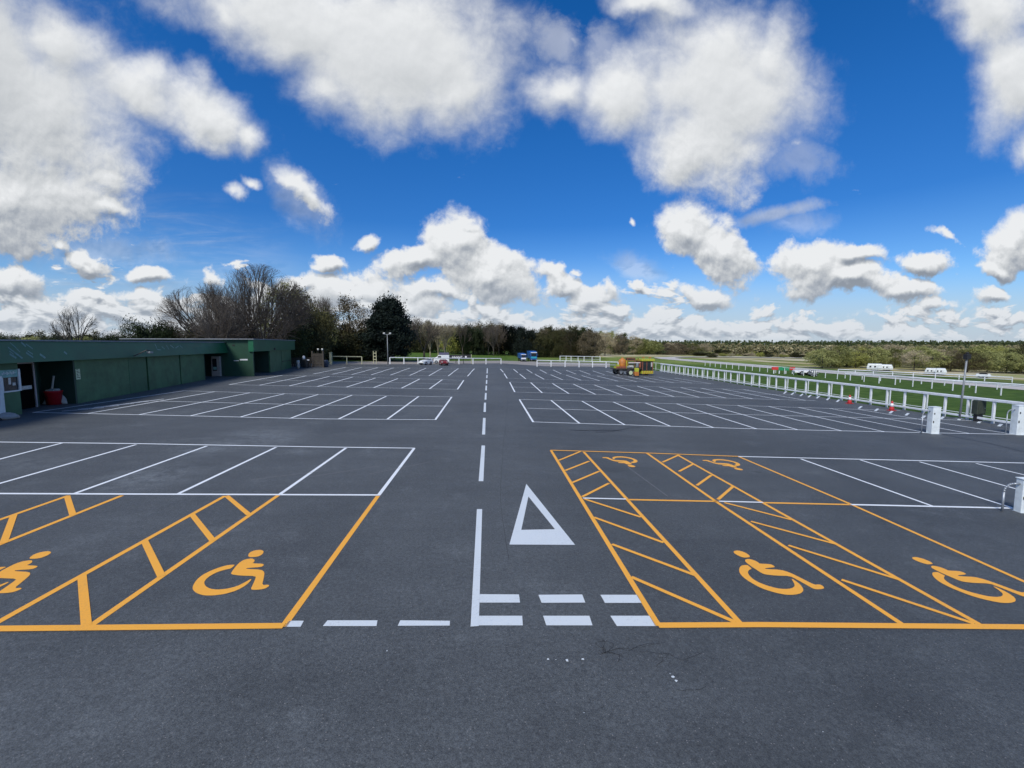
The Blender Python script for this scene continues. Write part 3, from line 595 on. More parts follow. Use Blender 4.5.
# ------------------------------------------------------------------ white box posts with hoops
def boxpost(px, pyb, pyt, wpx, label, hoop=True):
    g_ = G(px, pyb); u = unit(g_); w = wpx*u; h = (pyb-pyt)*u*1.0
    v = thing('barrier_post', label, 'post', g_, -.1)
    part('housing', 'bollard', v, (-w/2,w/2,-w*.4,w*.4,-.04,h), bevel=.012); part('cap', 'bollard', v, (-w/2-.012,w/2+.012,-w*.4-.012,w*.4+.012,h+.003,h+.03), bevel=.008)
    part('lock', 'black', v, (-w*.36,-w*.24,-w*.4-.012,-w*.4-.002,h*.74,h*.8)); part('hinge', 'black', v, (-w*.42,-w*.3,-w*.4-.012,-w*.4-.002,h*.42,h*.5)); part('base_plate', 'steel', v, (-w*.62,w*.62,-w*.55,w*.55,-.01,.012+.02*abs(0)))
    if hoop:
        x0 = -w/2-.34; b = MB(); hh = h*.86
        pts = [(x0,0,-.02),(x0,0,hh-.2)]+[(x0+.2-.2*math.cos(a),0,hh-.2+.2*math.sin(a)) for a in [R(15*i) for i in range(1,7)]]+[(-w/2-.002,0,hh)]
        b.path(pts, .024, 10); b.build('hoop', M['steel'], v, smooth=True)
    return v
boxpost(932.5,433.5,407,7.6,'white box post at the corner of the bays, left of the pair')
boxpost(1017,434.5,405.5,8.4,'white box post near the photo edge, right of the pair')
boxpost(1021.5,512,478.5,9,'closest white box post with a grey hoop at the right edge')
part_h = MB(); g_ = G(1022,430.5); v = thing('hurdle_board', 'short red and white board behind the right-hand box post', 'barrier', g_); part('board', 'cwhite', v, (-.1,.7,-.03,.03,.35,.62)); part('stripe', 'cone', v, (-.1,.7,-.036,-.031,.42,.5)); part('leg', 'black', v, (.0,.05,-.02,.02,0,.35)); part('leg', 'black', v, (.55,.6,-.02,.02,0,.35))
# cones
def cone(px, py, label):
    v = thing('traffic_cone', label, 'cone', G(px, py), .3, 'traffic cones by the right-hand rail')
    part('base', 'cone', v, (-.24,.24,-.24,.24,0,.045), bevel=.02)
    b = MB(); b.lathe([(.19,.046),(.165,.16),(.09,.62),(.06,.78),(.035,.8)], n=20); b.build('body', M['cone'], v, smooth=True)
    v.scale = (.82,.82,.82); b = MB(); b.lathe([(.138,.34),(.099,.60),(.096,.60),(.095,.6)], n=20); b.build('sleeve', M['cwhite'], v, smooth=True)
cone(849.5,403.6,'red traffic cone farther along the rail'); cone(891.5,410.6,'red traffic cone closer to the white box posts')
# dark pole and cabinet
g_ = G(959.6,418.8); u = unit(g_); v = thing('dark_pole', 'leaning dark pole with small box on top behind the rail', 'pole', g_)
b = MB(); b.tube((0,0,-.05),(.22,.1,61*u),.055,.045,n=12); b.build('pole', M['post'], v, smooth=True)
part('junction_box', 'black', v, (.08,.36,-.02,.2,61*u-.1,61*u+.2), bevel=.02); part('sensor', 'black', v, (.15,.27,.03,.15,61*u+.205,61*u+.32), bevel=.02); part('foot_plate', 'post', v, (-.2,.2,-.2,.2,-.03,.03))
g_ = G(977.5,421.2); u = unit(g_); v = thing('electric_cabinet', 'dark green cabinet on a short stand against the white rail', 'cabinet', g_)
part('case', 'cabinet', v, (-.27,.27,-.17,.17,7*u,21*u), bevel=.04); part('stand', 'black', v, (-.18,.18,-.1,.1,-.02,7*u)); part('door', 'cabinet', v, (-.22,.22,-.185,-.173,8*u,20*u), bevel=.006); part('lock', 'steel', v, (.14,.18,-.2,-.187,13*u,14*u))
# ------------------------------------------------------------------ vehicles
def wheels(v, xs, hw, r, m='rubber'):
    for x in xs:
        for s in (-1, 1):
            b = MB(); b.tube((x, s*hw-.11, r),(x, s*hw+.11, r), r, n=20); w = b.build('wheel', M[m], v, .02)
            b = MB(); b.tube((x, s*(hw+.112)-.01, r),(x, s*(hw+.112)+.01, r), r*.55, n=16); b.build('rim', M['steel'], w)
def car(loc, rz, paintm, label, L_=3.9, W_=1.7, h=1.5):
    v = thing('parked_car', label, 'car', loc, rz)
    a = L_/2; v.scale = (.85,)*3; low = [(-a,.3),(-a+.05,.75),(-a+.2,.92),(a-1.15,.95),(a-.3,.78),(a-.02,.6),(a,.3),(a-.3,.2),(-a+.25,.2)]
    b = MB(); n = len(low); w = W_/2
    b.prism([(x,z) for x,z in low][::-1], -w, w); b.build('body', M[paintm], v, .09)
    c = [(-a+.22,.9),(-a+.5,h-.06),(-a+.8,h),(a-2.0,h),(a-1.75,h-.05),(a-1.05,.93)]
    b = MB(); k = w*.93; k2 = w*.78; vs = []
    for s in (-1, 1):
        for x, z in c: vs.append((x, s*(k if z < 1 else k2), z))
    m_ = len(c); b.add(vs, [tuple(range(m_)), tuple(range(2*m_-1, m_-1, -1))]+[(i, i+m_, (i+1)%m_+m_, (i+1)%m_) for i in range(m_)]); cab = b.build('cabin', M[paintm], v, .05)
    gl = MB()
    def sidew(x0,x1,x2,x3):
        for s in (-1,1):
            gl.add([(x0,s*(k*.985+.012),1.0),(x1,s*(k*.985+.012),1.0),(x2,s*(k2+.03),h-.1),(x3,s*(k2+.03),h-.1)], [(0,1,2,3)])
    sidew(-a+.4,-a+1.5,-a+1.5,-a+.62); sidew(-a+1.6,a-1.3,a-1.85,-a+1.6); gl.build('side_window', M['glass'], v)
    g2 = MB(); g2.add([(a-1.08,-k*.86,.98),(a-1.08,k*.86,.98),(a-1.72,k2*.9,h-.06),(a-1.72,-k2*.9,h-.06)], [(0,1,2,3)]); g2.v = [(x+.035,y,z+.02) for x,y,z in g2.v]; g2.build('windscreen', M['glass'], v)
    g2 = MB(); g2.add([(-a+.24,-k*.82,1.0),(-a+.24,k*.82,1.0),(-a+.46,k2*.9,h-.1),(-a+.46,-k2*.9,h-.1)], [(0,3,2,1)]); g2.v = [(x-.03,y,z) for x,y,z in g2.v]; g2.build('rear_window', M['glass'], v)
    for s in (-1,1):
        part('headlight', 'lamp', v, (a-.16,a+.01,s*w*.72-.16,s*w*.72+.16,.6,.74), bevel=.02); part('tail_light', 'redlamp', v, (-a-.012,-a+.06,s*w*.8-.09,s*w*.8+.09,.62,.86), bevel=.01)
    part('bumper', 'black', v, (a-.08,a+.02,-w*.85,w*.85,.3,.42), bevel=.02); wheels(v, (-a+.7, a-.75), w-.1, .31); return v
g_ = G(426,364.8); car((g_.x, g_.y, g_.z), R(232), 'carwhite', 'small white car parked by the far rail', 2.7, 1.4, 1.25)
g_ = G(443.6,365.2); car((g_.x, g_.y, g_.z), R(-75), 'carred', 'dark red car parked in front of the white van', 3.0, 1.4, 1.1)
g_ = P(441.5, 78); v = thing('parked_van', 'white van with dark purplish roof behind the red car', 'van', g_, R(185))
b = MB(); b.prism([(-1.5,.35),(-1.5,2.0),(.6,2.0),(.95,1.55),(1.5,1.3),(1.6,.9),(1.6,.35)], -.9, .9); b.v = [(x,y,z*.85) for x,y,z in b.v]; b.build('body', M['carwhite'], v, .06); v.scale = (.88,)*3
part('roof', 'purple', v, (-1.45,.5,-.8,.8,1.73,2.15), bevel=.05); part('windscreen', 'glass', v, (.985,1.03,-.75,.75,1.1,1.3)); part('side_window', 'glass', v, (.1,.75,-.92,-.903,1.15,1.5), (.1,.75,.903,.92,1.15,1.5)); wheels(v, (-1.0, 1.05), .8, .33)
for s in (-1,1): part('headlight', 'lamp', v, (1.56,1.62,s*.65-.13,s*.65+.13,.6,.75)); part('tail_light', 'redlamp', v, (-1.52,-1.49,s*.78-.06,s*.78+.06,.8,1.1))
# banner
g_ = P(459.5, 79.5); u = unit(g_); v = thing('banner', 'long black banner with white lettering behind the far rail', 'banner', g_)
bw = 11.2*u; z0, z1 = HC-(358.9-344)*u-g_.z, HC-(354.6-344)*u-g_.z
part('cloth', 'black', v, (-bw,bw,-.02,.02,z0,z1)); b = MB(); rb = random.Random(3); x = -bw*.64; zc = (z0+z1)/2
while x < bw*.26:                                             # a row of letter strokes, too far off to be read
    w = .10+.05*rb.random(); b.box((x,-.026,zc-.02), (.08,.008,.34)); b.box((x+w,-.026,zc+(.1 if rb.random()<.5 else -.1)), (w*1.5,.008,.07)); 
    if rb.random()<.6: b.box((x+2*w,-.026,zc-.02), (.05,.008,.28))
    x += w*2+.16
b.tube((bw*.55,-.03,zc),(bw*.55,-.021,zc),.17,n=14); b.build('writing', M['cwhite'], v)
for x in (-bw*1.01, -bw*.33, bw*.33, bw*1.04): part('pole', 'wood' if x > bw else 'black', v, (x-.05,x+.05,.022,.12,-.05,z1+.08))
# two blue lorries
def lorry(px, py, w, h, label, cab, trim):
    g_ = T(px, py); u = unit(g_); w *= u; h *= u; v = thing('parked_lorry', label, 'lorry', g_, R(4))
    part('cab', cab, v, (-w/2,w/2,0,1.6,.4,h*.94), bevel=.08); part('windscreen', 'glass', v, (-w*.4,w*.4,-.03,-.003,h*.5,h*.8)); part('grille', trim, v, (-w*.42,w*.42,-.05,-.003,h*.30,h*.46)); part('bumper', 'black', v, (-w/2+.02,w/2-.02,-.1,.1,.25,.398), bevel=.03)
    part('sun_visor', 'cwhite', v, (-w*.45,w*.45,-.12,-.003,h*.83,h*.89)); part('cargo_box', cab, v, (-w/2-.03,w/2+.03,1.7,5.2,.7,h), bevel=.04); part('chassis', 'black', v, (-w*.35,w*.35,.2,5.1,.42,.66))
    for s in (-1,1):
        part('mirror', 'black', v, (s*(w/2+.16)-.07,s*(w/2+.16)+.07,-.1,-.02,h*.55,h*.75)); part('headlight', 'lamp', v, (s*w*.36-.12,s*w*.36+.12,-.13,-.102,.3,.39))
        for y in (.7,4.0): b = MB(); b.tube((s*(w/2-.2),y,.42),(s*(w/2),y,.42),.42,n=18); b.build('wheel', M['rubber'], v)
lorry(523.6,361.6,5.6,8.2,'smaller blue lorry beyond the entrance, left of two','blue','cwhite'); lorry(533.8,361.4,6.8,10.2,'taller blue and turquoise lorry beyond the entrance, right of two','blue','teal2')
# line marking lorry
g_ = G(632,374.6); u = unit(g_)
v = thing('marking_lorry', 'yellow and orange line-marking lorry loaded with equipment parked on the bays', 'lorry', g_, R(6))
x0, x1 = -19.5*u, 18.8*u; hp = lambda py: (374.6-py)*u
part('chassis', 'black', v, (x0+.2,x1-.3,-.45,.9,.45,.75)); part('flatbed', 'brown', v, (x0,x1-11.5*u,-.85,1.2,.78,.92), bevel=.01)
cb = x1-11.3*u
part('cab', 'black', v, (cb,x1,-.9,1.2,hp(371),hp(360.6)), bevel=.06); part('bumper', 'hivis', v, (cb-.02,x1+.05,-1.02,1.25,hp(373.6),hp(370.6)), bevel=.04)
part('light_board', 'hivis', v, (cb-.1,x1+.2,-1.05,.9,hp(361.0),hp(358.9)), bevel=.03); part('beacon', 'orange', v, (cb+.2,cb+.45,-.6,-.35,hp(358),hp(357)), (x1-.4,x1-.15,-.6,-.35,hp(358),hp(357)))
part('windscreen', 'glass', v, (cb+.12,x1-.12,-.93,-.903,hp(369.6),hp(362.2))); part('door_panel', 'sack', v, (x1-.32,x1-.12,-.96,-.935,hp(366.5),hp(362.2))); part('door_pillar', 'rust', v, (cb-.01,cb+.1,-.96,-.905,hp(370),hp(361.5)), (cb+.62,cb+.7,-.96,-.935,hp(370),hp(361.5)), (x1-.1,x1,-.96,-.905,hp(370),hp(361.5)))
b = MB()
for i in range(5): b.add([(cb+.05+i*.32,-1.03,hp(373.6)),(cb+.16+i*.32,-1.03,hp(373.6)),(cb+.28+i*.32,-1.03,hp(370.6)),(cb+.17+i*.32,-1.03,hp(370.6))], [(0,1,2,3)])
b.build('chevrons', M['orange'], v)
b = MB(); kx = x0+6.6*u+.3; b.lathe([(.45,0),(.52,.1),(.52,1.05),(.4,1.2),(.18,1.32),(.18,1.45)], (kx,-.1,.93), n=20); kt = b.build('paint_kettle', M['orange'], v, smooth=True)
b = MB(); b.tube((kx+.62,-.3,.93),(kx+.62,-.3,2.0),.16,n=12); b.build('burner_pipe', M['hivis'], v); part('control_box', 'hivis', v, (kx-1.0,kx-.62,-.6,-.2,.93,1.45), (x0+.05,x0+.4,-.7,.1,.93,1.15), bevel=.03)
part('toolbox', 'rust', v, (x0+.1,x0+1.5,-.8,-.4,.93,1.2), bevel=.02); part('side_guard', 'steel', v, (x0+.5,cb-.5,-.9,-.86,.5,.58))
b = MB(); rx0 = x0+13*u; rx1 = rx0+7.5*u
for i, py in enumerate((358,360.2,362.2)): b.box(((rx0+rx1)/2+.2*i,-.1,hp(py)), (rx1-rx0+.1*i,.9,.10))
b.build('rack', M['rust'], v)
b = MB(); b.box(((rx0+rx1)/2,-.1,hp(359.1)), (rx1-rx0-.1,.8,.14)); b.box(((rx0+rx1)/2+.3,-.1,hp(364.2)), (rx1-rx0+.3,.8,.2)); b.build('stencil_stack', M['brown'], v)
for x in (rx0, rx1, rx1+.5): part('rack_post', 'rust', v, (x-.04,x+.04,-.5,-.42,.93,hp(358)))
part('crossbar', 'cwhite', v, (rx0+.1,rx1+.9,-.58,-.5,hp(362.9),hp(362.3))); part('sack_pile', 'sack', v, (rx1-.9,rx1-.2,-.7,-.1,.93,1.3), bevel=.12); part('drum', 'post', v, (rx0-.1,rx0+.7,-.7,0,.93,1.22), bevel=.1); part('gas_bottle', 'post', v, (rx1+.2,rx1+.6,-.6,-.2,.93,1.7), bevel=.15); part('gas_bottle', 'rust', v, (rx1+.65,rx1+1.0,-.6,-.2,.93,1.8), bevel=.13)
for x in (x0+.75, x0+3.1, cb+.75):
    for y in (-.72, 1.0): b = MB(); b.tube((x,y-.13,.4),(x,y+.13,.4),.4,n=20); w = b.build('wheel', M['rubber'], v, .03); b = MB(); b.tube((x,y-.15,.4),(x,y-.131,.4),.2,n=14); b.build('rim', M['steel'], w)
# hand marking machine and drum before it
g_ = G(636.4,376.6); u = unit(g_); v = thing('marking_machine', 'orange hand-pushed marking machine with a pale yellow hopper before the lorry', 'machine', g_)
part('frame', 'orange', v, (-.28,.24,-.3,.4,.12,.62), bevel=.04); part('hopper', 'hivis', v, (-.24,.26,-.22,.26,.63,1.12), bevel=.05); part('handle', 'black', v, (-.22,-.17,.3,.35,.5,1.3), (.17,.22,.3,.35,.5,1.3))
for x in (-.3,.26): b = MB(); b.tube((x-.04,0,.13),(x+.04,0,.13),.13,n=14); b.build('wheel', M['rubber'], v)
g_ = G(629.6,375.6); v = thing('paint_drum', 'round pale green drum on its side by the lorry wheels', 'drum', g_, .2); b = MB(); b.tube((0,-.3,.4),(0,.3,.4),.4,n=20); b.build('drum', M['black'], v, .03); b = MB(); b.tube((0,-.32,.4),(0,-.301,.4),.27,n=18); b.build('lid', M['poster'], v)
# things out on the racecourse
g_ = T(783.5,373.6); u = unit(g_); v = thing('starting_barrier', 'red and green cloth barrier on white legs beside the course', 'barrier', g_, R(-14))
for a, c, m in ((-11,-5,'flagred'),(-5.1,5,'flaggreen'),(5.1,10,'flagred')):
    part('cloth_panel', m, v, (a*u,c*u,-.1,.1,3.6*u+(0 if m=='flagred' else -.5*u),6.6*u), bevel=.03)
for x in (-9,-4,2,8): part('leg', 'rail', v, (x*u-.06,x*u+.06,-.06,.06,-.1,3.6*u))
g_ = T(804,375); v = thing('trailer', 'long low white trailer right of the red and green barrier', 'trailer', g_, R(-20)); part('bed', 'cwhite', v, (-9*u,9*u,-.7,.7,2.2*u,4.2*u), bevel=.05); part('drawbar', 'steel', v, (9*u,12*u,-.06,.06,1.6*u,2.1*u)); wheels(v, (-3*u,3*u), .6, .32)
g_ = T(812.5,376.2); v = thing('quad_bike', 'small dark and blue buggy at the end of the white trailer', 'buggy', g_, R(-20)); part('body', 'post', v, (-2.6*u,2.6*u,-.5,.5,1.2*u,2.6*u), bevel=.08); part('roof', 'black', v, (-2.2*u,1.6*u,-.5,.5,5.2*u,5.8*u), bevel=.03); part('seat', 'black', v, (-1.2*u,.4*u,-.4,.4,2.65*u,3.3*u), bevel=.04)
for x in (-2,1.4): part('roof_post', 'black', v, (x*u-.03,x*u+.03,-.45,-.39,2.6*u,5.2*u), (x*u-.03,x*u+.03,.39,.45,2.6*u,5.2*u))
wheels(v, (-1.7*u, 1.8*u), .5, 1.0*u)
def caravan(px, py, w, h, label):
    g_ = T(px, py); u = unit(g_); v = thing('caravan', label, 'caravan', g_, -math.atan2(g_.x, g_.y)); W_, H_ = w*u, h*u
    b = MB(); b.prism([(-W_/2,.2),(-W_/2-.05,H_*.55),(-W_/2+.1,H_*1.1),(W_/2-.12,H_*1.1),(W_/2+.05,H_*.6),(W_/2,.2)], -1.1, 1.1); b.build('body', M['carwhite'], v, .08)
    for x in (-.28,.02): part('window', 'glass', v, (x*W_-.06*W_,x*W_+.06*W_,-1.13,-1.103,H_*.55,H_*.8))
    part('stripe', 'post', v, (-W_*.48,W_*.48,-1.12,-1.103,H_*.38,H_*.44)); part('door', 'wframe', v, (W_*.14,W_*.24,-1.13,-1.103,.5,H_*.85)); wheels(v, (-W_*.1, W_*.1), .95, .35)
for a in ((874.5,370.6,12,6.2,'largest white caravan, leftmost among the far trees'),(886.5,370.8,9,5.6,'white caravan just right of the largest one'),(931,374.2,9,5.4,'cream caravan left of the dark pole among trees'),(940.5,375,8,6,'white caravan directly left of the dark pole'),(983,378,11,3.6,'low pale caravan right of the dark pole')): caravan(*a)
# ------------------------------------------------------------------ trees
def leafy(rng, w, h, base, n, leaf, nclump=40, shape='round', up=.0, flat=1.0):
    b = MB(); cl = []
    for _ in range(nclump):
        while True:
            p = Vector((rng.uniform(-1,1), rng.uniform(-1,1), rng.uniform(-1,1)))
            if .25 < p.length < 1: break
        z = p.z*.5+.5
        if shape == 'cone': k = (1-z)*.95+.08; 
        elif shape == 'cedar': k = (1-z**1.6*.80)*(.85+.15*math.sin(z*23))
        elif shape == 'egg': k = math.sin(math.pi*min(.97, z*.8+.18))
        else: k = 1
        if shape == 'round': c = Vector((p.x*w/2, p.y*w/2, base+(h-base)*(.5+.5*p.z)))
        else: q = Vector((p.x, p.y)).normalized()*min(1, Vector((p.x, p.y)).length*1.25+.1); c = Vector((q.x*w/2*k, q.y*w/2*k, base+(h-base)*z))
        cl.append((c, rng.uniform(.5, 1.25)))
    rr0 = w*.16
    for i in range(n):
        c, s = cl[i % nclump]
        v = Vector((rng.gauss(0,1), rng.gauss(0,1), rng.gauss(0,.8)*flat)); v = v*(rr0*s*.55)
        p = c+v; a = Vector((rng.gauss(0,1), rng.gauss(0,1), rng.gauss(0,1)+up)).normalized(); t = a.orthogonal().normalized(); L_ = leaf*rng.uniform(.6,1.5)
        b.v += [tuple(p-a*L_*.5-t*L_*.3), tuple(p+a*L_*.5), tuple(p+t*L_*.42)]; o = len(b.v)-3; b.f.append((o,o+1,o+2)); b.mi.append(0)
    return b
def grow(rng, tr, tw, p, d, L_, r, lv, maxlv, spread, twig, droop=0, nk=None):
    segs = 3 if lv < 3 else 2; pts = [Vector(p)]; q = Vector(p); dd = Vector(d)
    for i in range(segs):
        dd = (dd+Vector((rng.gauss(0,.12), rng.gauss(0,.12), rng.gauss(.02,.10)-droop))).normalized(); q = q+dd*L_/segs; pts.append(q.copy())
    for i in range(segs):
        ra, rb_ = r*(1-.4*i/segs), r*(1-.4*(i+1)/segs)
        if lv <= 2: tr.tube(pts[i], pts[i+1], ra, rb_, 6 if lv < 2 else 4, cap=False)
        elif lv < maxlv: tw.tube(pts[i], pts[i+1], ra, rb_, 3, cap=False)
        else:
            a, c = pts[i], pts[i+1]; s = (c-a).orthogonal().normalized()*twig*(1-.4*i/segs)
            o = len(tw.v); tw.v += [tuple(a-s), tuple(a+s), tuple(c)]; tw.f.append((o,o+1,o+2)); tw.mi.append(0)
            s2 = (c-a).cross(s).normalized()*twig*(1-.4*i/segs); o = len(tw.v); tw.v += [tuple(a-s2), tuple(a+s2), tuple(c)]; tw.f.append((o,o+1,o+2)); tw.mi.append(0)
    if lv >= maxlv: return
    k = nk[lv] if nk else 4
    for j in range(k):
        f = rng.uniform(.35, 1.0) if j else 1.0
        idx = min(segs-1, int(f*segs)); base = pts[idx].lerp(pts[idx+1], f*segs-idx)
        ax = Vector((rng.gauss(0,1), rng.gauss(0,1), rng.gauss(0,.5))); ax = (ax-ax.dot(dd)*dd).normalized()
        an = spread*rng.uniform(.5, 1.25)*(.45 if j == 0 else 1)
        nd = (dd*math.cos(an)+ax*math.sin(an)+Vector((0,0,.04))).normalized()
        grow(rng, tr, tw, base, nd, L_*rng.uniform(.60,.84), r*(.50 if j else .60), lv+1, maxlv, spread, twig, droop, nk)
def bare(seed, h, limbs, open_, maxlv=5, nk=(4,4,4,4,4,3), spread=.5, twig=.02, r=.28, trunkh=.1, L0=.36, W=0):
    rng = random.Random(seed); tr, tw = MB(), MB()
    tr.tube((0,0,-.3), (0,0,h*trunkh), r*1.3, r*1.05, 8)
    for i in range(limbs):
        a = 2*math.pi*i/limbs+rng.uniform(-.3,.3); t = open_*rng.uniform(.3,1.1) if i else .05
        grow(rng, tr, tw, (0,0,h*trunkh*.9), Vector((math.cos(a)*math.sin(t), math.sin(a)*math.sin(t), math.cos(t))), h*L0*rng.uniform(.85,1.1), r*.6, 1, maxlv, spread, twig, nk=nk)
    zs_ = sorted(v[2] for v in tw.v); rs_ = sorted(math.hypot(v[0], v[1]) for v in tw.v); k = h*.93/zs_[int(len(zs_)*.94)]; kr = (W/2*.92/rs_[int(len(rs_)*.91)]) if W else k
    for q in (tr, tw):
        o_ = []
        for x, y, z in q.v:
            x, y, z = x*kr, y*kr, z*k
            R_ = (W/2) if W else rs_[int(len(rs_)*.97)]*k/.92
            a, c, d = x/R_, y/R_, (z-.3*h)/(.7*h); rho = math.sqrt(a*a+c*c+(d*d if d > 0 else d*d*.3))
            if rho > .82: f = (.82+.18*math.tanh((rho-.82)/.24))/rho; x, y = x*f, y*f; z = .3*h+(z-.3*h)*f
            o_.append((x, y, z))
        q.v = o_
    return tr, tw
def make_tree(name, label, cat, loc, tr, trm, crowns, group=None, rz=0, scale=(1,1,1)):
    v = thing(name, label, cat, loc, rz, group); v.scale = scale
    tr.build('trunk', trm, v, smooth=True)
    for c, m in crowns: c.build('crown', m, v)
    return v
def simple_trunk(h, r, rng, n=6):
    b = MB(); b.tube((0,0,-.4),(0,0,h*.45), r, r*.7, 8, cap=False); b.tube((0,0,h*.45),(rng.uniform(-.3,.3),0,h*.8), r*.7, r*.25, 6, cap=False)
    for i in range(n):
        a = rng.uniform(0,6.28); z = h*rng.uniform(.25,.55); b.tube((0,0,z),(math.cos(a)*h*.2,math.sin(a)*h*.2,z+h*.25), r*.35, r*.1, 5, cap=False)
    return b
LM = dict(
 dark=leafmat('evergreen_needles', (.003,.007,.006), (.009,.017,.011)), holly=leafmat('dark_leaves', (.010,.018,.008), (.030,.045,.014)),
 olive=leafmat('spring_leaves', (.12,.135,.045), (.32,.33,.12)), lime=leafmat('young_leaves', (.14,.16,.035), (.34,.34,.08)),
 brown=leafmat('budding_twigs', (.065,.053,.034), (.17,.14,.085)), tan=leafmat('tan_twigs', (.20,.17,.11), (.42,.36,.23)),
 pine=leafmat('pine_needles', (.025,.042,.016), (.075,.10,.032)), hedge=leafmat('hedge_leaves', (.024,.028,.012), (.085,.084,.034)),
 far=leafmat('far_wood', (.040,.060,.028), (.36,.32,.19), .05, 0, [(.55,(.05,.07,.028)),(.7,(.14,.135,.06)),(.85,(.19,.165,.085))]))
def base_at(px, depth, drop=0): p = P(px, depth); return (p.x, p.y, p.z-drop)
def top_h(px, py, loc): return HC+(344-py)*unit((loc[0], loc[1], HC))-loc[2]
# the two great bare trees behind the building
loc = base_at(220, 56); tr, tw = bare(3, top_h(0, 281, loc), 11, 1.5, 6, (9,5,5,4,3,3,2), .50, .013, .34, .06, .46, 116*unit(loc))
make_tree('bare_tree', 'wide spreading bare tree leaning left behind the green building', 'tree', loc, tr, M['bark'], [(tw, M['twig'])])
loc = base_at(262, 60); tr, tw = bare(12, top_h(0, 265, loc), 15, 1.3, 6, (9,5,5,4,3,3,2), .48, .014, .36, .07, .42, 112*unit(loc))
make_tree('bare_tree', 'tallest bare tree with a dense domed crown behind the building', 'tree', loc, tr, M['bark'], [(tw, M['twig'])])
loc = base_at(78, 52); tr, tw = bare(31, top_h(0, 304, loc), 5, .75, 5, (6,4,4,3,3,2), .55, .010, .16, .18, .33, 44*unit(loc))
make_tree('bare_tree', 'small thin bare tree above the left end of the roof', 'tree', loc, tr, M['bark'], [(tw, M['twig'])])
loc = base_at(323, 74); tr, tw = bare(41, top_h(0, 293, loc), 7, .8, 5, (6,5,5,4,4,2), .52, .016, .25, .15, .34, 52*unit(loc))
make_tree('bare_tree', 'bare tree with fine pale twigs left of the dark evergreen', 'tree', loc, tr, M['bark'], [(tw, M['twig'])])
proto_bare = []
tr, tw = bare(51, 10, 6, .6, 5, (6,4,4,4,3,2), .48, .035, .2, .22, .34); pb1 = make_tree('bare_tree', 'bare grey tree with upright twigs just right of dark evergreen', 'tree', base_at(424, 92), tr, M['bark'], [(tw, M['twig'])])
s = top_h(0, 315, pb1.location)/10; pb1.scale = (s,s,s)
tr, tw = bare(52, 10, 7, .5, 5, (6,4,4,4,3,2), .5, .04, .16, .15, .34); pb2 = make_tree('bare_tree', 'pale sunlit birch like tree behind the white van', 'tree', base_at(445, 100), tr, M['twigpale'], [(tw, M['twigpale'])])
s = top_h(0, 322, pb2.location)/10; pb2.scale = (s*1.1,s*1.1,s)
def put(src, px, depth, ptop, wx_, label, group=None, name=None, rz=None):
    o = dup(src); loc = base_at(px, depth); o.location = loc; s = 1.1*top_h(0, ptop, loc)/src['h0']; sw = wx_*unit(loc)/src['w0'] if wx_ else s
    o.scale = (sw, sw, s); o.rotation_euler.z = rz if rz is not None else (px*1.7) % 6.28
    o['label'] = label
    if group: o['group'] = group
    elif 'group' in o: del o['group']
    if name: o.name = name
    return o
pb1['h0'] = 10; pb1['w0'] = 9; pb2['h0'] = 10; pb2['w0'] = 8
# evergreen
rng = random.Random(5); loc = base_at(389, 82); h_ = top_h(0, 299, loc); w_ = 49*unit(loc)
tr = simple_trunk(h_, .4, rng); ev = leafy(rng, w_, h_, .3, 60000, .36, 150, 'cedar', 0, .6)
ever = make_tree('evergreen_tree', 'large near-black evergreen with layered boughs behind the lamp post', 'tree', loc, tr, M['bark'], [(ev, LM['dark'])])
def proto(name, seed, matk, n, leaf, nclump, shape, w=8, h=10, base=1.0, twigs=True, label='x'):
    rng = random.Random(seed); tr = simple_trunk(h, .18, rng); lf = leafy(rng, w, h, base, n, leaf, nclump, shape, .3)
    cr = [(lf, LM[matk])]
    v = make_tree(name, label, 'tree', (0,0,0), tr, M['bark'], cr); v['h0'] = h; v['w0'] = w+1; return v
pr = {}
pr['bush'] = proto('bushy_tree', 61, 'hedge', 14000, .34, 60, 'round', 10, 8, .2)
pr['holly'] = proto('dark_bush', 62, 'holly', 14000, .34, 50, 'round', 10, 8, .2)
pr['olive'] = proto('leafing_tree', 63, 'olive', 7000, .30, 60, 'egg', 8, 10, .8)
pr['brown'] = proto('budding_tree', 64, 'brown', 8000, .26, 70, 'egg', 8, 10, .6)
pr['tan'] = proto('budding_tree', 65, 'tan', 6000, .26, 60, 'egg', 8, 10, .8)
pr['pine'] = proto('pine_tree', 66, 'pine', 6000, .32, 50, 'cone', 6, 12, 1.0)
pr['lime'] = proto('leafing_tree', 67, 'lime', 5000, .28, 50, 'round', 8, 8, .3)
pr['dark'] = proto('evergreen_tree', 68, 'dark', 7000, .34, 60, 'cedar', 8, 10, .3)
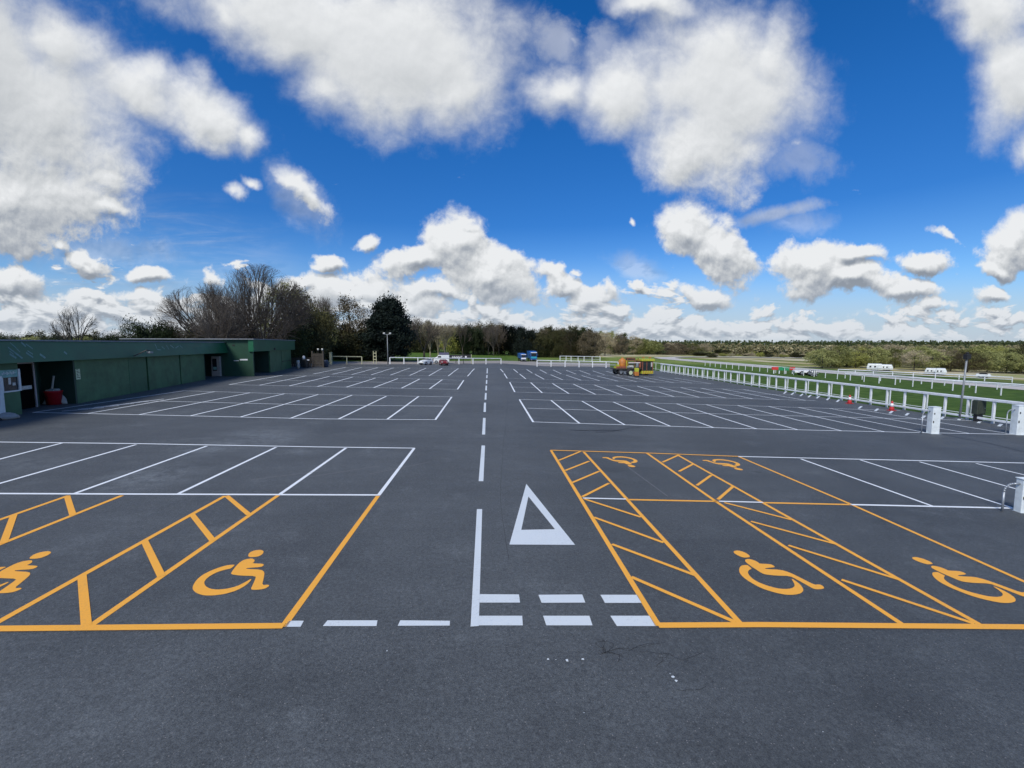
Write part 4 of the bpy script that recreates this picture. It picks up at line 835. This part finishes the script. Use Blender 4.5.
# hedge and bushes behind building, left side
for i, (k, px, dep, pt, w, lb) in enumerate([
  ('holly',141,50,323,34,'dark spreading bush rising above the roof of the green building'), ('holly',157,51,326,36,'second dark bush above the roof just right of its taller neighbour'), ('bush',180,54,331,60,'low brown-green bush right of the dark bush above the roof'),
  ('olive',285,66,288,52,'olive tinged tree on the right flank of the tall bare tree'), ('bush',308,68,312,50,'greenish brown bush behind the corner of the building'),
  ('bush',335,86,322,48,'broad brown bush behind the greenish rail'), ('brown',350,84,301,44,'brown twiggy tree just left of dark evergreen'), ('brown',302,72,292,44,'brown twiggy tree rising behind the end block'), ('bush',362,84,333,44,'low brown bush in front of the evergreen, left side'),
  ('holly',322,80,338,40,'dark low bush behind the timber gate'), ('holly',345,84,340,44,'dark low bush behind the greenish timber rail'), ('bush',378,88,338,34,'dim low bush at the foot of the evergreen'),
  ('holly',290,63,325,40,'dark bush directly behind the end block roof'), ('olive',325,80,318,26,'yellow green tree glimpsed among the brown bushes')]):
    put(pr[k], px, dep, pt, w, lb)
hg = 'hedgerow trees beyond the flat roof'
for i, px in enumerate(range(-60, 132, 13)):
    put(pr[('bush','holly','brown','olive')[i%4]], px, 70+(i*7)%15, 335+(i*5)%4*.8, 30, 'hedgerow tree low beyond the flat roof of the green building', hg)
for i, px in enumerate(range(190, 250, 14)): put(pr[('bush','brown')[i%2]], px, 78+i, 328, 30, 'hedgerow tree low beyond the flat roof of the green building', hg)
# the wood behind the far rail
wg = 'trees of the wood behind the far rail'
rng = random.Random(77)
prof = [(395,326),(430,325),(445,322),(455,326),(470,326),(490,325),(505,325),(520,328),(535,331),(548,330),(560,330),(575,330),(590,331),(605,332),(620,333.5),(640,338),(660,342),(690,343.5),(720,344)]
def prof_at(x):
    for (a, y0), (c, y1) in zip(prof, prof[1:]):
        if a <= x <= c: return y0+(y1-y0)*(x-a)/(c-a)
    return prof[-1][1]
for i in range(36):
    px = 402+i*5.5+rng.uniform(-2,2)
    if px < 432: k = rng.choice(['brown','bush'])
    elif px < 452: k = rng.choice(['lime','tan','lime'])
    elif px < 500: k = rng.choice(['brown','brown','brown','holly'])
    elif px < 532: k = rng.choice(['dark','holly','dark'])
    elif px < 550: k = rng.choice(['olive','bush','brown'])
    else: k = rng.choice(['brown','holly','bush','brown'])
    lbl = {'brown':'brown budding tree in the wood behind the far rail','tan':'pale tan tree in the wood behind the far rail','lime':'yellow green tree in the wood behind the white van','holly':'dark leafy tree in the wood behind the far rail','dark':'dark evergreen in the middle of the wood behind the rail','olive':'olive tree in the wood behind the blue lorries','bush':'dull green brown tree in the wood behind the rail'}[k]
    put(pr[k], px, 132+rng.uniform(0,22), prof_at(px)+rng.uniform(0,2.5)+(4 if k=='lime' else 0), rng.uniform(20,27), lbl, wg)
for i in range(10): put(pb1, 452+i*5.2, 130+rng.uniform(0,8), prof_at(452+i*5.2)-1+rng.uniform(0,3), 18, 'bare grey tree along the front of the dark wood', wg)
for px, pt in ((430,322),(438,326)): put(pb2, px, 104, pt, 22, 'pale twiggy tree left of the white van', 'pale twiggy trees behind the van')
for i in range(32):                                            # wooded rise falling away to the right
    px = 543+i*5.2+rng.uniform(-2,2); k = rng.choice(['tan','brown','tan','olive','pine','olive']) if px > 588 else rng.choice(['brown','bush','pine','olive'])
    lbl = {'tan':'tan budding tree on the wooded rise behind the lorry','brown':'brown tree on the wooded rise behind the marking lorry','olive':'olive tree on the wooded rise behind the marking lorry','pine':'green pine on the wooded rise behind the lorry','bush':'dull bushy tree on the wooded rise'}[k]
    put(pr[k], px, 165+rng.uniform(0,30)+max(0, px-600)*1.2, prof_at(px)+rng.uniform(-.5,2), rng.uniform(16,24), lbl, 'trees on the wooded rise')
# trees round the caravans, right
cg = 'trees around the far caravans'
for i in range(46):
    px = 822+i*6.2+rng.uniform(-3,3); row = i%3
    k = rng.choice(['tan','olive','lime','olive','brown']) if px < 985 else rng.choice(['olive','lime','olive','bush'])
    dd = T(px, 368.6 if px < 900 else 370.5+(px-900)*.035).y+3+row*9+rng.uniform(-2,2); lbl = {'tan':'tan budding tree among the caravans','olive':'olive tree among the caravans','lime':'yellow green tree among the caravans','brown':'brown tree among the caravans','holly':'dark leafy tree right of the caravans','bush':'dull green bush right of the caravans'}[k]
    put(pr[k], px, dd, 348+rng.uniform(-2,5)-(1.5 if row == 2 else 0), rng.uniform(22,34), lbl, cg)
for px, pt, w in ((838,355,14),(828,358,10),(847,356,12),(857,353,15)): put(pr['bush'], px, T(px, 367).y, pt, w, 'rounded bush at the left end of the caravan trees', 'bushes left of the caravans')
fg = 'scrub bushes out on the rough field'
for i in range(60):
    px = 700+rng.uniform(0,140); dd = rng.uniform(150,300); put(pr[rng.choice(['lime','olive','bush','tan'])], px, dd, 344+ (HC-P(px,dd).z)/dd*FPX - rng.uniform(2.5,6), rng.uniform(6,16), 'low scrub bush out on the rough tan field', fg)
for k in pr.values(): 
    for c in list(k.children): bpy.data.objects.remove(c)
    bpy.data.objects.remove(k)
# far forest, one mass
def forest():
    rng = random.Random(8); b = MB()
    for row in range(9):
        if row == 6: tag(b.build('far_forest', LM['far']), 'mixed forest filling the far horizon to the right', 'forest', kind='stuff'); b = MB()
        dep = 330+row*24
        x = -.1*dep
        while x < 1.45*dep:
            hh = rng.uniform(9,11.5)*(1.0 if row < 6 else 1.15)
            z0 = H(x, dep)+sstep(3, 8, row)*4.2+(3.0 if x/dep < .35 else 0)*sstep(.5,.2,x/dep)
            w = rng.uniform(6,11); pn = row >= 6 and rng.random() < .6; n = 170 if row < 5 else 130
            for i in range(n):
                z = rng.random(); k = (1-z)*.75+.12 if pn else math.sin(math.pi*(z*.75+.2)); a = rng.uniform(0,6.283); rr_ = rng.random()**.5
                p = Vector((x+math.cos(a)*rr_*w/2*k, dep+math.sin(a)*rr_*w/2*k, z0+hh*(.05+.95*z**.85))); q = Vector((rng.gauss(0,1), rng.gauss(0,1), rng.gauss(0,1))).normalized(); t = q.orthogonal().normalized(); s = rng.uniform(.45,1.15)
                o = len(b.v); b.v += [tuple(p-q*s-t*s*.6), tuple(p+q*s), tuple(p+t*s)]; b.f.append((o,o+1,o+2)); b.mi.append(0)
            x += w*(.5 if row < 6 else .36)
    tag(b.build('far_pine_forest', LM['pine']), 'dark pine forest along the skyline behind the paler woods', 'forest', kind='stuff')
forest()
# ------------------------------------------------------------------ sky
SUN_EL, sun_to = R(47), Vector((-.42, -.75, 0)).normalized()
SUN_AZ = math.atan2(sun_to.x, sun_to.y)
w = bpy.data.worlds.new('World'); scene.world = w; w.use_nodes = True; nt = w.node_tree; N, L = nt.nodes, nt.links; N.clear()
out = N.new('ShaderNodeOutputWorld'); bg = N.new('ShaderNodeBackground'); L.new(bg.outputs[0], out.inputs[0]); bg.inputs['Strength'].default_value = .1
sky = N.new('ShaderNodeTexSky'); sky.sky_type = 'NISHITA'; sky.sun_disc = False; sky.sun_elevation = SUN_EL; sky.sun_rotation = SUN_AZ % (2*math.pi); sky.air_density = 1.0; sky.dust_density = .3; sky.ozone_density = 3.0
tc = N.new('ShaderNodeTexCoord')
def node(t, **k):
    n = N.new(t)
    for a, c in k.items(): setattr(n, a, c)
    return n
def ma(op, a, c=None, d=None, clamp=False):
    n = node('ShaderNodeMath', operation=op, use_clamp=clamp)
    for i, q in enumerate((a, c, d)):
        if q is None: continue
        if isinstance(q, (int, float)): n.inputs[i].default_value = q
        else: L.new(q, n.inputs[i])
    return n.outputs[0]
def mrw(v, a, c, d=0., e=1., smooth=True):
    n = node('ShaderNodeMapRange'); n.interpolation_type = 'SMOOTHSTEP' if smooth else 'LINEAR'
    for i, q in zip(('From Min','From Max','To Min','To Max'), (a, c, d, e)): n.inputs[i].default_value = q
    L.new(v, n.inputs['Value']); return n.outputs[0]
sep = node('ShaderNodeSeparateXYZ'); L.new(tc.outputs['Generated'], sep.inputs[0])
ay = ma('MAXIMUM', ma('ABSOLUTE', sep.outputs[1]), .06)
comb = node('ShaderNodeCombineXYZ'); L.new(ma('DIVIDE', sep.outputs[0], ay), comb.inputs[0]); L.new(ma('DIVIDE', sep.outputs[2], ay), comb.inputs[1])
PV = comb.outputs[0]                                        # bearings on the sky
clouds = [ # x, y, rx, ry, tilt, weight
 (-30,60,105,95,0,1.25),(45,110,78,85,0,1.25),(10,195,88,46,0,1.2),(60,35,55,40,30,1.1),(95,205,34,10,8,.9),(100,180,30,20,0,.8),
 (130,85,62,30,18,1.1),(205,107,56,27,20,1.15),(252,128,22,18,30,.9),(308,192,46,15,52,.85),(240,200,22,16,0,.55),(262,188,20,14,0,.5),
 (290,12,110,42,5,1.2),(400,50,100,66,10,1.35),(455,88,52,48,0,1.15),(225,12,52,22,20,.9),(330,85,60,32,15,.9),
 (560,85,46,36,0,.95),(620,85,50,48,0,1.1),(725,90,78,80,0,1.35),(765,55,40,38,0,1.05),(690,145,62,44,15,1.1),(750,160,55,30,0,.8),(650,-2,52,22,0,.85),(800,150,35,18,0,.5),(575,40,30,26,40,.4),
 (985,10,62,40,20,1.15),(1015,75,48,62,10,1.15),(1030,140,30,40,0,.7),
 (455,248,30,34,10,1.25),(490,276,42,24,15,1.3),(420,264,40,16,-8,1.0),(440,292,50,14,0,.8),(465,222,18,10,0,.9),(350,290,62,22,0,1.0),(330,262,22,10,0,.9),(366,245,18,9,0,.6),(300,285,40,16,0,.7),(395,305,80,16,0,.9),
 (562,280,34,14,25,1.0),(590,297,34,14,10,1.0),(635,288,9,9,0,.8),(632,221,14,9,50,.6),
 (690,232,34,24,15,1.25),(722,258,44,20,30,1.2),(700,290,38,13,5,1.0),
 (815,270,44,24,0,1.15),(850,258,32,13,0,1.0),(855,282,60,15,5,1.15),(910,292,50,13,0,1.0),(925,264,40,14,5,.95),(945,238,38,8,14,.6),(1015,238,34,28,-20,1.2),(1000,262,26,16,0,.9),(940,305,45,12,0,.7),(990,296,26,14,0,.9),(890,318,60,8,0,.7),(1010,322,40,10,0,.7),
 (90,262,24,14,0,.95),(66,242,14,9,0,.7),(155,275,32,14,-8,1.0),(15,280,42,15,0,.9),(60,300,90,12,0,.8),(205,268,16,12,0,.6),(150,305,90,12,0,.7),(240,300,50,12,0,.7)]
def sky_p(px, py): d = ray(px, py); return d.x/d.y, d.z/d.y
def field(vec):
    cur = None; s0 = node('ShaderNodeSeparateXYZ'); L.new(vec, s0.inputs[0])
    for (x, y, rx, ry, rot, wt) in clouds:
        u_, v_ = sky_p(x, y); s_ = FPX
        cb_ = node('ShaderNodeCombineXYZ'); L.new(s0.outputs[0], cb_.inputs[0]); L.new(s0.outputs[1], cb_.inputs[1])
        if cur is not None: L.new(cur, cb_.inputs[2])       # carried along so the clouds are worked out one after another
        mp = node('ShaderNodeMapping', vector_type='TEXTURE'); mp.inputs['Location'].default_value = (u_, v_, 0); mp.inputs['Rotation'].default_value = (0,0,-R(rot)); mp.inputs['Scale'].default_value = (rx/s_, ry/s_, 1e5)
        L.new(cb_.outputs[0], mp.inputs['Vector']); ln = node('ShaderNodeVectorMath', operation='LENGTH'); L.new(mp.outputs[0], ln.inputs[0])
        d_ = ma('SUBTRACT', ln.outputs['Value'], wt-1)
        cur = d_ if cur is None else ma('SMOOTH_MIN', cur, d_, .25)
    return ma('SUBTRACT', 1.0, cur)
def nzs(vec, sc, det, rough=.55, dist=0):
    n = node('ShaderNodeTexNoise'); n.inputs['Scale'].default_value = sc; n.inputs['Detail'].default_value = det; n.inputs['Roughness'].default_value = rough; n.inputs['Distortion'].default_value = dist; L.new(vec, n.inputs['Vector']); return n.outputs['Fac']
def bandpos(vec):                                           # cloud-layer coordinates that crowd towards the horizon
    s_ = node('ShaderNodeSeparateXYZ'); L.new(vec, s_.inputs[0]); el = ma('ADD', ma('MAXIMUM', s_.outputs[1], 0), .05)
    c = node('ShaderNodeCombineXYZ'); L.new(ma('DIVIDE', s_.outputs[0], el), c.inputs[0]); L.new(ma('DIVIDE', 1.0, el), c.inputs[1]); return c.outputs[0], s_
def warp(vec, sc, amp):
    n = node('ShaderNodeTexNoise'); n.inputs['Scale'].default_value = sc; n.inputs['Detail'].default_value = 5; n.inputs['Roughness'].default_value = .55; L.new(vec, n.inputs['Vector'])
    a = node('ShaderNodeVectorMath', operation='SUBTRACT'); a.inputs[1].default_value = (.5,.5,.5); L.new(n.outputs['Color'], a.inputs[0])
    m_ = node('ShaderNodeVectorMath', operation='SCALE'); m_.inputs['Scale'].default_value = amp; L.new(a.outputs[0], m_.inputs[0])
    o_ = node('ShaderNodeVectorMath', operation='ADD'); L.new(vec, o_.inputs[0]); L.new(m_.outputs[0], o_.inputs[1]); return o_.outputs[0]
def dens(vec, full=True):
    f = field(warp(vec, 5, .16)); f = ma('ADD', f, .04)
    s_ = node('ShaderNodeSeparateXYZ'); L.new(vec, s_.inputs[0])
    f = ma('ADD', f, ma('MULTIPLY', ma('SUBTRACT', nzs(vec, 4.2, 3 if not full else 5, .55, .3), .5), 1.1))
    st = node('ShaderNodeMapping'); st.inputs['Scale'].default_value = (1, 2.2, 1); L.new(vec, st.inputs['Vector'])
    nb = nzs(st.outputs[0], 8.5, 4 if not full else 5, .58, .4)
    cov = mrw(s_.outputs[0], .40, .60, 1., 0.)
    top = ma('ADD', ma('ADD', .115, ma('MULTIPLY', cov, .050)), mrw(s_.outputs[0], -.55, -.9, 0., .05))                              # how high the low cloud bank reaches
    hh = ma('DIVIDE', s_.outputs[1], top)
    bd = ma('MULTIPLY', ma('SUBTRACT', nb, mrw(hh, .25, 1.25, .345, .70, False)), 4.2)
    bd = ma('SUBTRACT', bd, ma('MULTIPLY', ma('SUBTRACT', 1.0, cov), .16))
    up = ma('MULTIPLY', ma('SUBTRACT', nzs(vec, .9, 5, .6), mrw(s_.outputs[1], 1.2, 1.8, 1.6, .52)), 3.)
    return ma('MAXIMUM', ma('MAXIMUM', f, bd), up)
d0 = dens(PV, False)
s9_ = node('ShaderNodeSeparateXYZ'); L.new(PV, s9_.inputs[0])
fine = ma('SUBTRACT', nzs(PV, 17, 9, .66, .2), .5)
dfull = ma('ADD', d0, ma('MULTIPLY', fine, mrw(s9_.outputs[1], .1, .5, 1.5, .62)))
sh = node('ShaderNodeVectorMath', operation='ADD'); L.new(PV, sh.inputs[0])
se_ = node('ShaderNodeSeparateXYZ'); L.new(PV, se_.inputs[0]); of_ = node('ShaderNodeVectorMath', operation='SCALE'); of_.inputs[0].default_value = (-.35, 1, 0); L.new(mrw(se_.outputs[1], .08, .5, .014, .04), of_.inputs['Scale']); L.new(of_.outputs[0], sh.inputs[1])
shz = node('ShaderNodeCombineXYZ'); L.new(ma('MULTIPLY', d0, 1e-6), shz.inputs[2]); sh2 = node('ShaderNodeVectorMath', operation='ADD'); L.new(sh.outputs[0], sh2.inputs[0]); L.new(shz.outputs[0], sh2.inputs[1])
d1 = dens(sh2.outputs[0], False)
fsv = node('ShaderNodeVectorMath', operation='ADD'); fsv.inputs[1].default_value = (-.004, .010, 0); L.new(PV, fsv.inputs[0]); fine1 = ma('SUBTRACT', nzs(fsv.outputs[0], 17, 7, .62, .2), .5)
s0_ = node('ShaderNodeSeparateXYZ'); L.new(PV, s0_.inputs[0]); soft = mrw(s0_.outputs[1], .15, .5)
alpha = mrw(ma('DIVIDE', ma('ADD', dfull, ma('MULTIPLY', soft, .12)), ma('ADD', .36, ma('MULTIPLY', soft, .66))), 0., 1.); wm = node('ShaderNodeMapping'); wm.inputs['Scale'].default_value = (1.5, 9, 1); wm.inputs['Rotation'].default_value = (0,0,R(4)); L.new(PV, wm.inputs['Vector'])
wisp = ma('MULTIPLY', mrw(nzs(wm.outputs[0], 2.2, 7, .6, .6), .42, .72, 0., .55), ma('MULTIPLY', mrw(s0_.outputs[1], .06, .16), mrw(s0_.outputs[1], .34, .22)))
alpha = ma('MAXIMUM', alpha, ma('MULTIPLY', wisp, mrw(s0_.outputs[0], -.35, -.8)))
for (x_, y_, rx_, ry_, rt_, am_) in ((775,214,66,9,-13,.55),(800,222,45,15,0,.28),(555,40,40,26,40,.45),(600,50,22,30,20,.4),(300,200,50,24,50,.4),(800,160,50,26,0,.35),(640,270,40,16,20,.35),(90,250,110,18,0,.35)):
    vm = node('ShaderNodeMapping', vector_type='TEXTURE'); vm.inputs['Location'].default_value = (*sky_p(x_, y_), 0); vm.inputs['Rotation'].default_value = (0,0,-R(rt_)); vm.inputs['Scale'].default_value = (rx_/FPX, ry_/FPX, 1e5)
    vc_ = node('ShaderNodeCombineXYZ'); L.new(s0_.outputs[0], vc_.inputs[0]); L.new(s0_.outputs[1], vc_.inputs[1]); L.new(alpha, vc_.inputs[2]); L.new(vc_.outputs[0], vm.inputs['Vector'])
    vl = node('ShaderNodeVectorMath', operation='LENGTH'); L.new(vm.outputs[0], vl.inputs[0])
    alpha = ma('MAXIMUM', alpha, ma('MULTIPLY', mrw(ma('ADD', vl.outputs['Value'], ma('MULTIPLY', fine, 1.6)), .2, 1.1, am_, 0.), 1.0))
alpha = ma('MULTIPLY', alpha, mrw(sep.outputs[2], -.01, .02))
k_ = ma('SUBTRACT', mrw(s0_.outputs[1], .06, .3, 1.7, 1.15), ma('MULTIPLY', soft, .75))
lit = ma('ADD', mrw(s0_.outputs[1], .1, .5, .66, .76), ma('ADD', ma('MULTIPLY', ma('SUBTRACT', fine, fine1), mrw(s0_.outputs[1], .15, .6, 1.2, .28)), ma('MULTIPLY', ma('SUBTRACT', d0, d1), k_))); thick = ma('ADD', ma('MULTIPLY', mrw(d0, .8, 2.0), mrw(s0_.outputs[1], .1, .45, .05, .16)), ma('MULTIPLY', mrw(s0_.outputs[0], -.6, -1.1), .14)); lit = ma('SUBTRACT', lit, thick, clamp=True)
rp = node('ShaderNodeValToRGB'); L.new(lit, rp.inputs['Fac']); e = rp.color_ramp.elements
CB = 6.9
e[0].position = 0; e[0].color = (.30,.34,.40,1); e[1].position = .95; e[1].color = (.93,.95,.97,1)
for p_, c_ in ((.3,(.44,.48,.54)),(.55,(.64,.67,.70))): q = e.new(p_); q.color = (*c_,1)
cs = node('ShaderNodeVectorMath', operation='SCALE'); L.new(rp.outputs[0], cs.inputs[0]); cs.inputs['Scale'].default_value = CB
tint = node('ShaderNodeMix', data_type='RGBA', blend_type='MULTIPLY'); tint.inputs[0].default_value = 1; L.new(sky.outputs[0], tint.inputs[6])
tr_ = node('ShaderNodeValToRGB'); te = tr_.color_ramp.elements; te[0].position = 0; te[0].color = (.66,.76,.96,1); te[1].position = .62; te[1].color = (.06,.50,.98,1)
q = te.new(.12); q.color = (.42,.68,.98,1); q = te.new(.25); q.color = (.16,.49,.90,1); q = te.new(.40); q.color = (.12,.52,.98,1)
L.new(sep.outputs[2], tr_.inputs['Fac']); L.new(tr_.outputs[0], tint.inputs[7])
mx = node('ShaderNodeMix', data_type='RGBA'); mx.clamp_factor = True; L.new(alpha, mx.inputs[0])
hz_ = node('ShaderNodeMix', data_type='RGBA'); L.new(mrw(s0_.outputs[1], .0, .21, .62, 0.), hz_.inputs[0]); L.new(tint.outputs[2], hz_.inputs[6]); hz_.inputs[7].default_value = (3.1,3.9,5.0,1); L.new(hz_.outputs[2], mx.inputs[6]); L.new(cs.outputs[0], mx.inputs[7]); h2_ = node('ShaderNodeMix', data_type='RGBA'); L.new(mrw(s0_.outputs[1], .0, .17, .42, 0.), h2_.inputs[0]); L.new(mx.outputs[2], h2_.inputs[6]); h2_.inputs[7].default_value = (3.9,4.5,5.3,1); L.new(h2_.outputs[2], bg.inputs['Color'])
w.cycles.sampling_method = 'MANUAL'; w.cycles.sample_map_resolution = 256
sl = bpy.data.lights.new('sun', 'SUN'); sl.energy = 2.8; sl.angle = R(18); sl.color = (1, .94, .85); so = bpy.data.objects.new('sun', sl); COL.objects.link(so)
to = Vector((math.sin(SUN_AZ)*math.cos(SUN_EL), math.cos(SUN_AZ)*math.cos(SUN_EL), math.sin(SUN_EL))); so.rotation_euler = to.to_track_quat('Z', 'Y').to_euler(); so.location = (-20, -20, 30)
scene.view_settings.view_transform = 'Standard'; scene.view_settings.look = 'None'; scene.view_settings.gamma = 1; scene.view_settings.exposure = .38
scene.cycles.use_denoising = True; scene.cycles.max_bounces = 5; scene.cycles.diffuse_bounces = 3; scene.cycles.use_adaptive_sampling = True; scene.cycles.adaptive_threshold = .02
scene.render.film_transparent = False
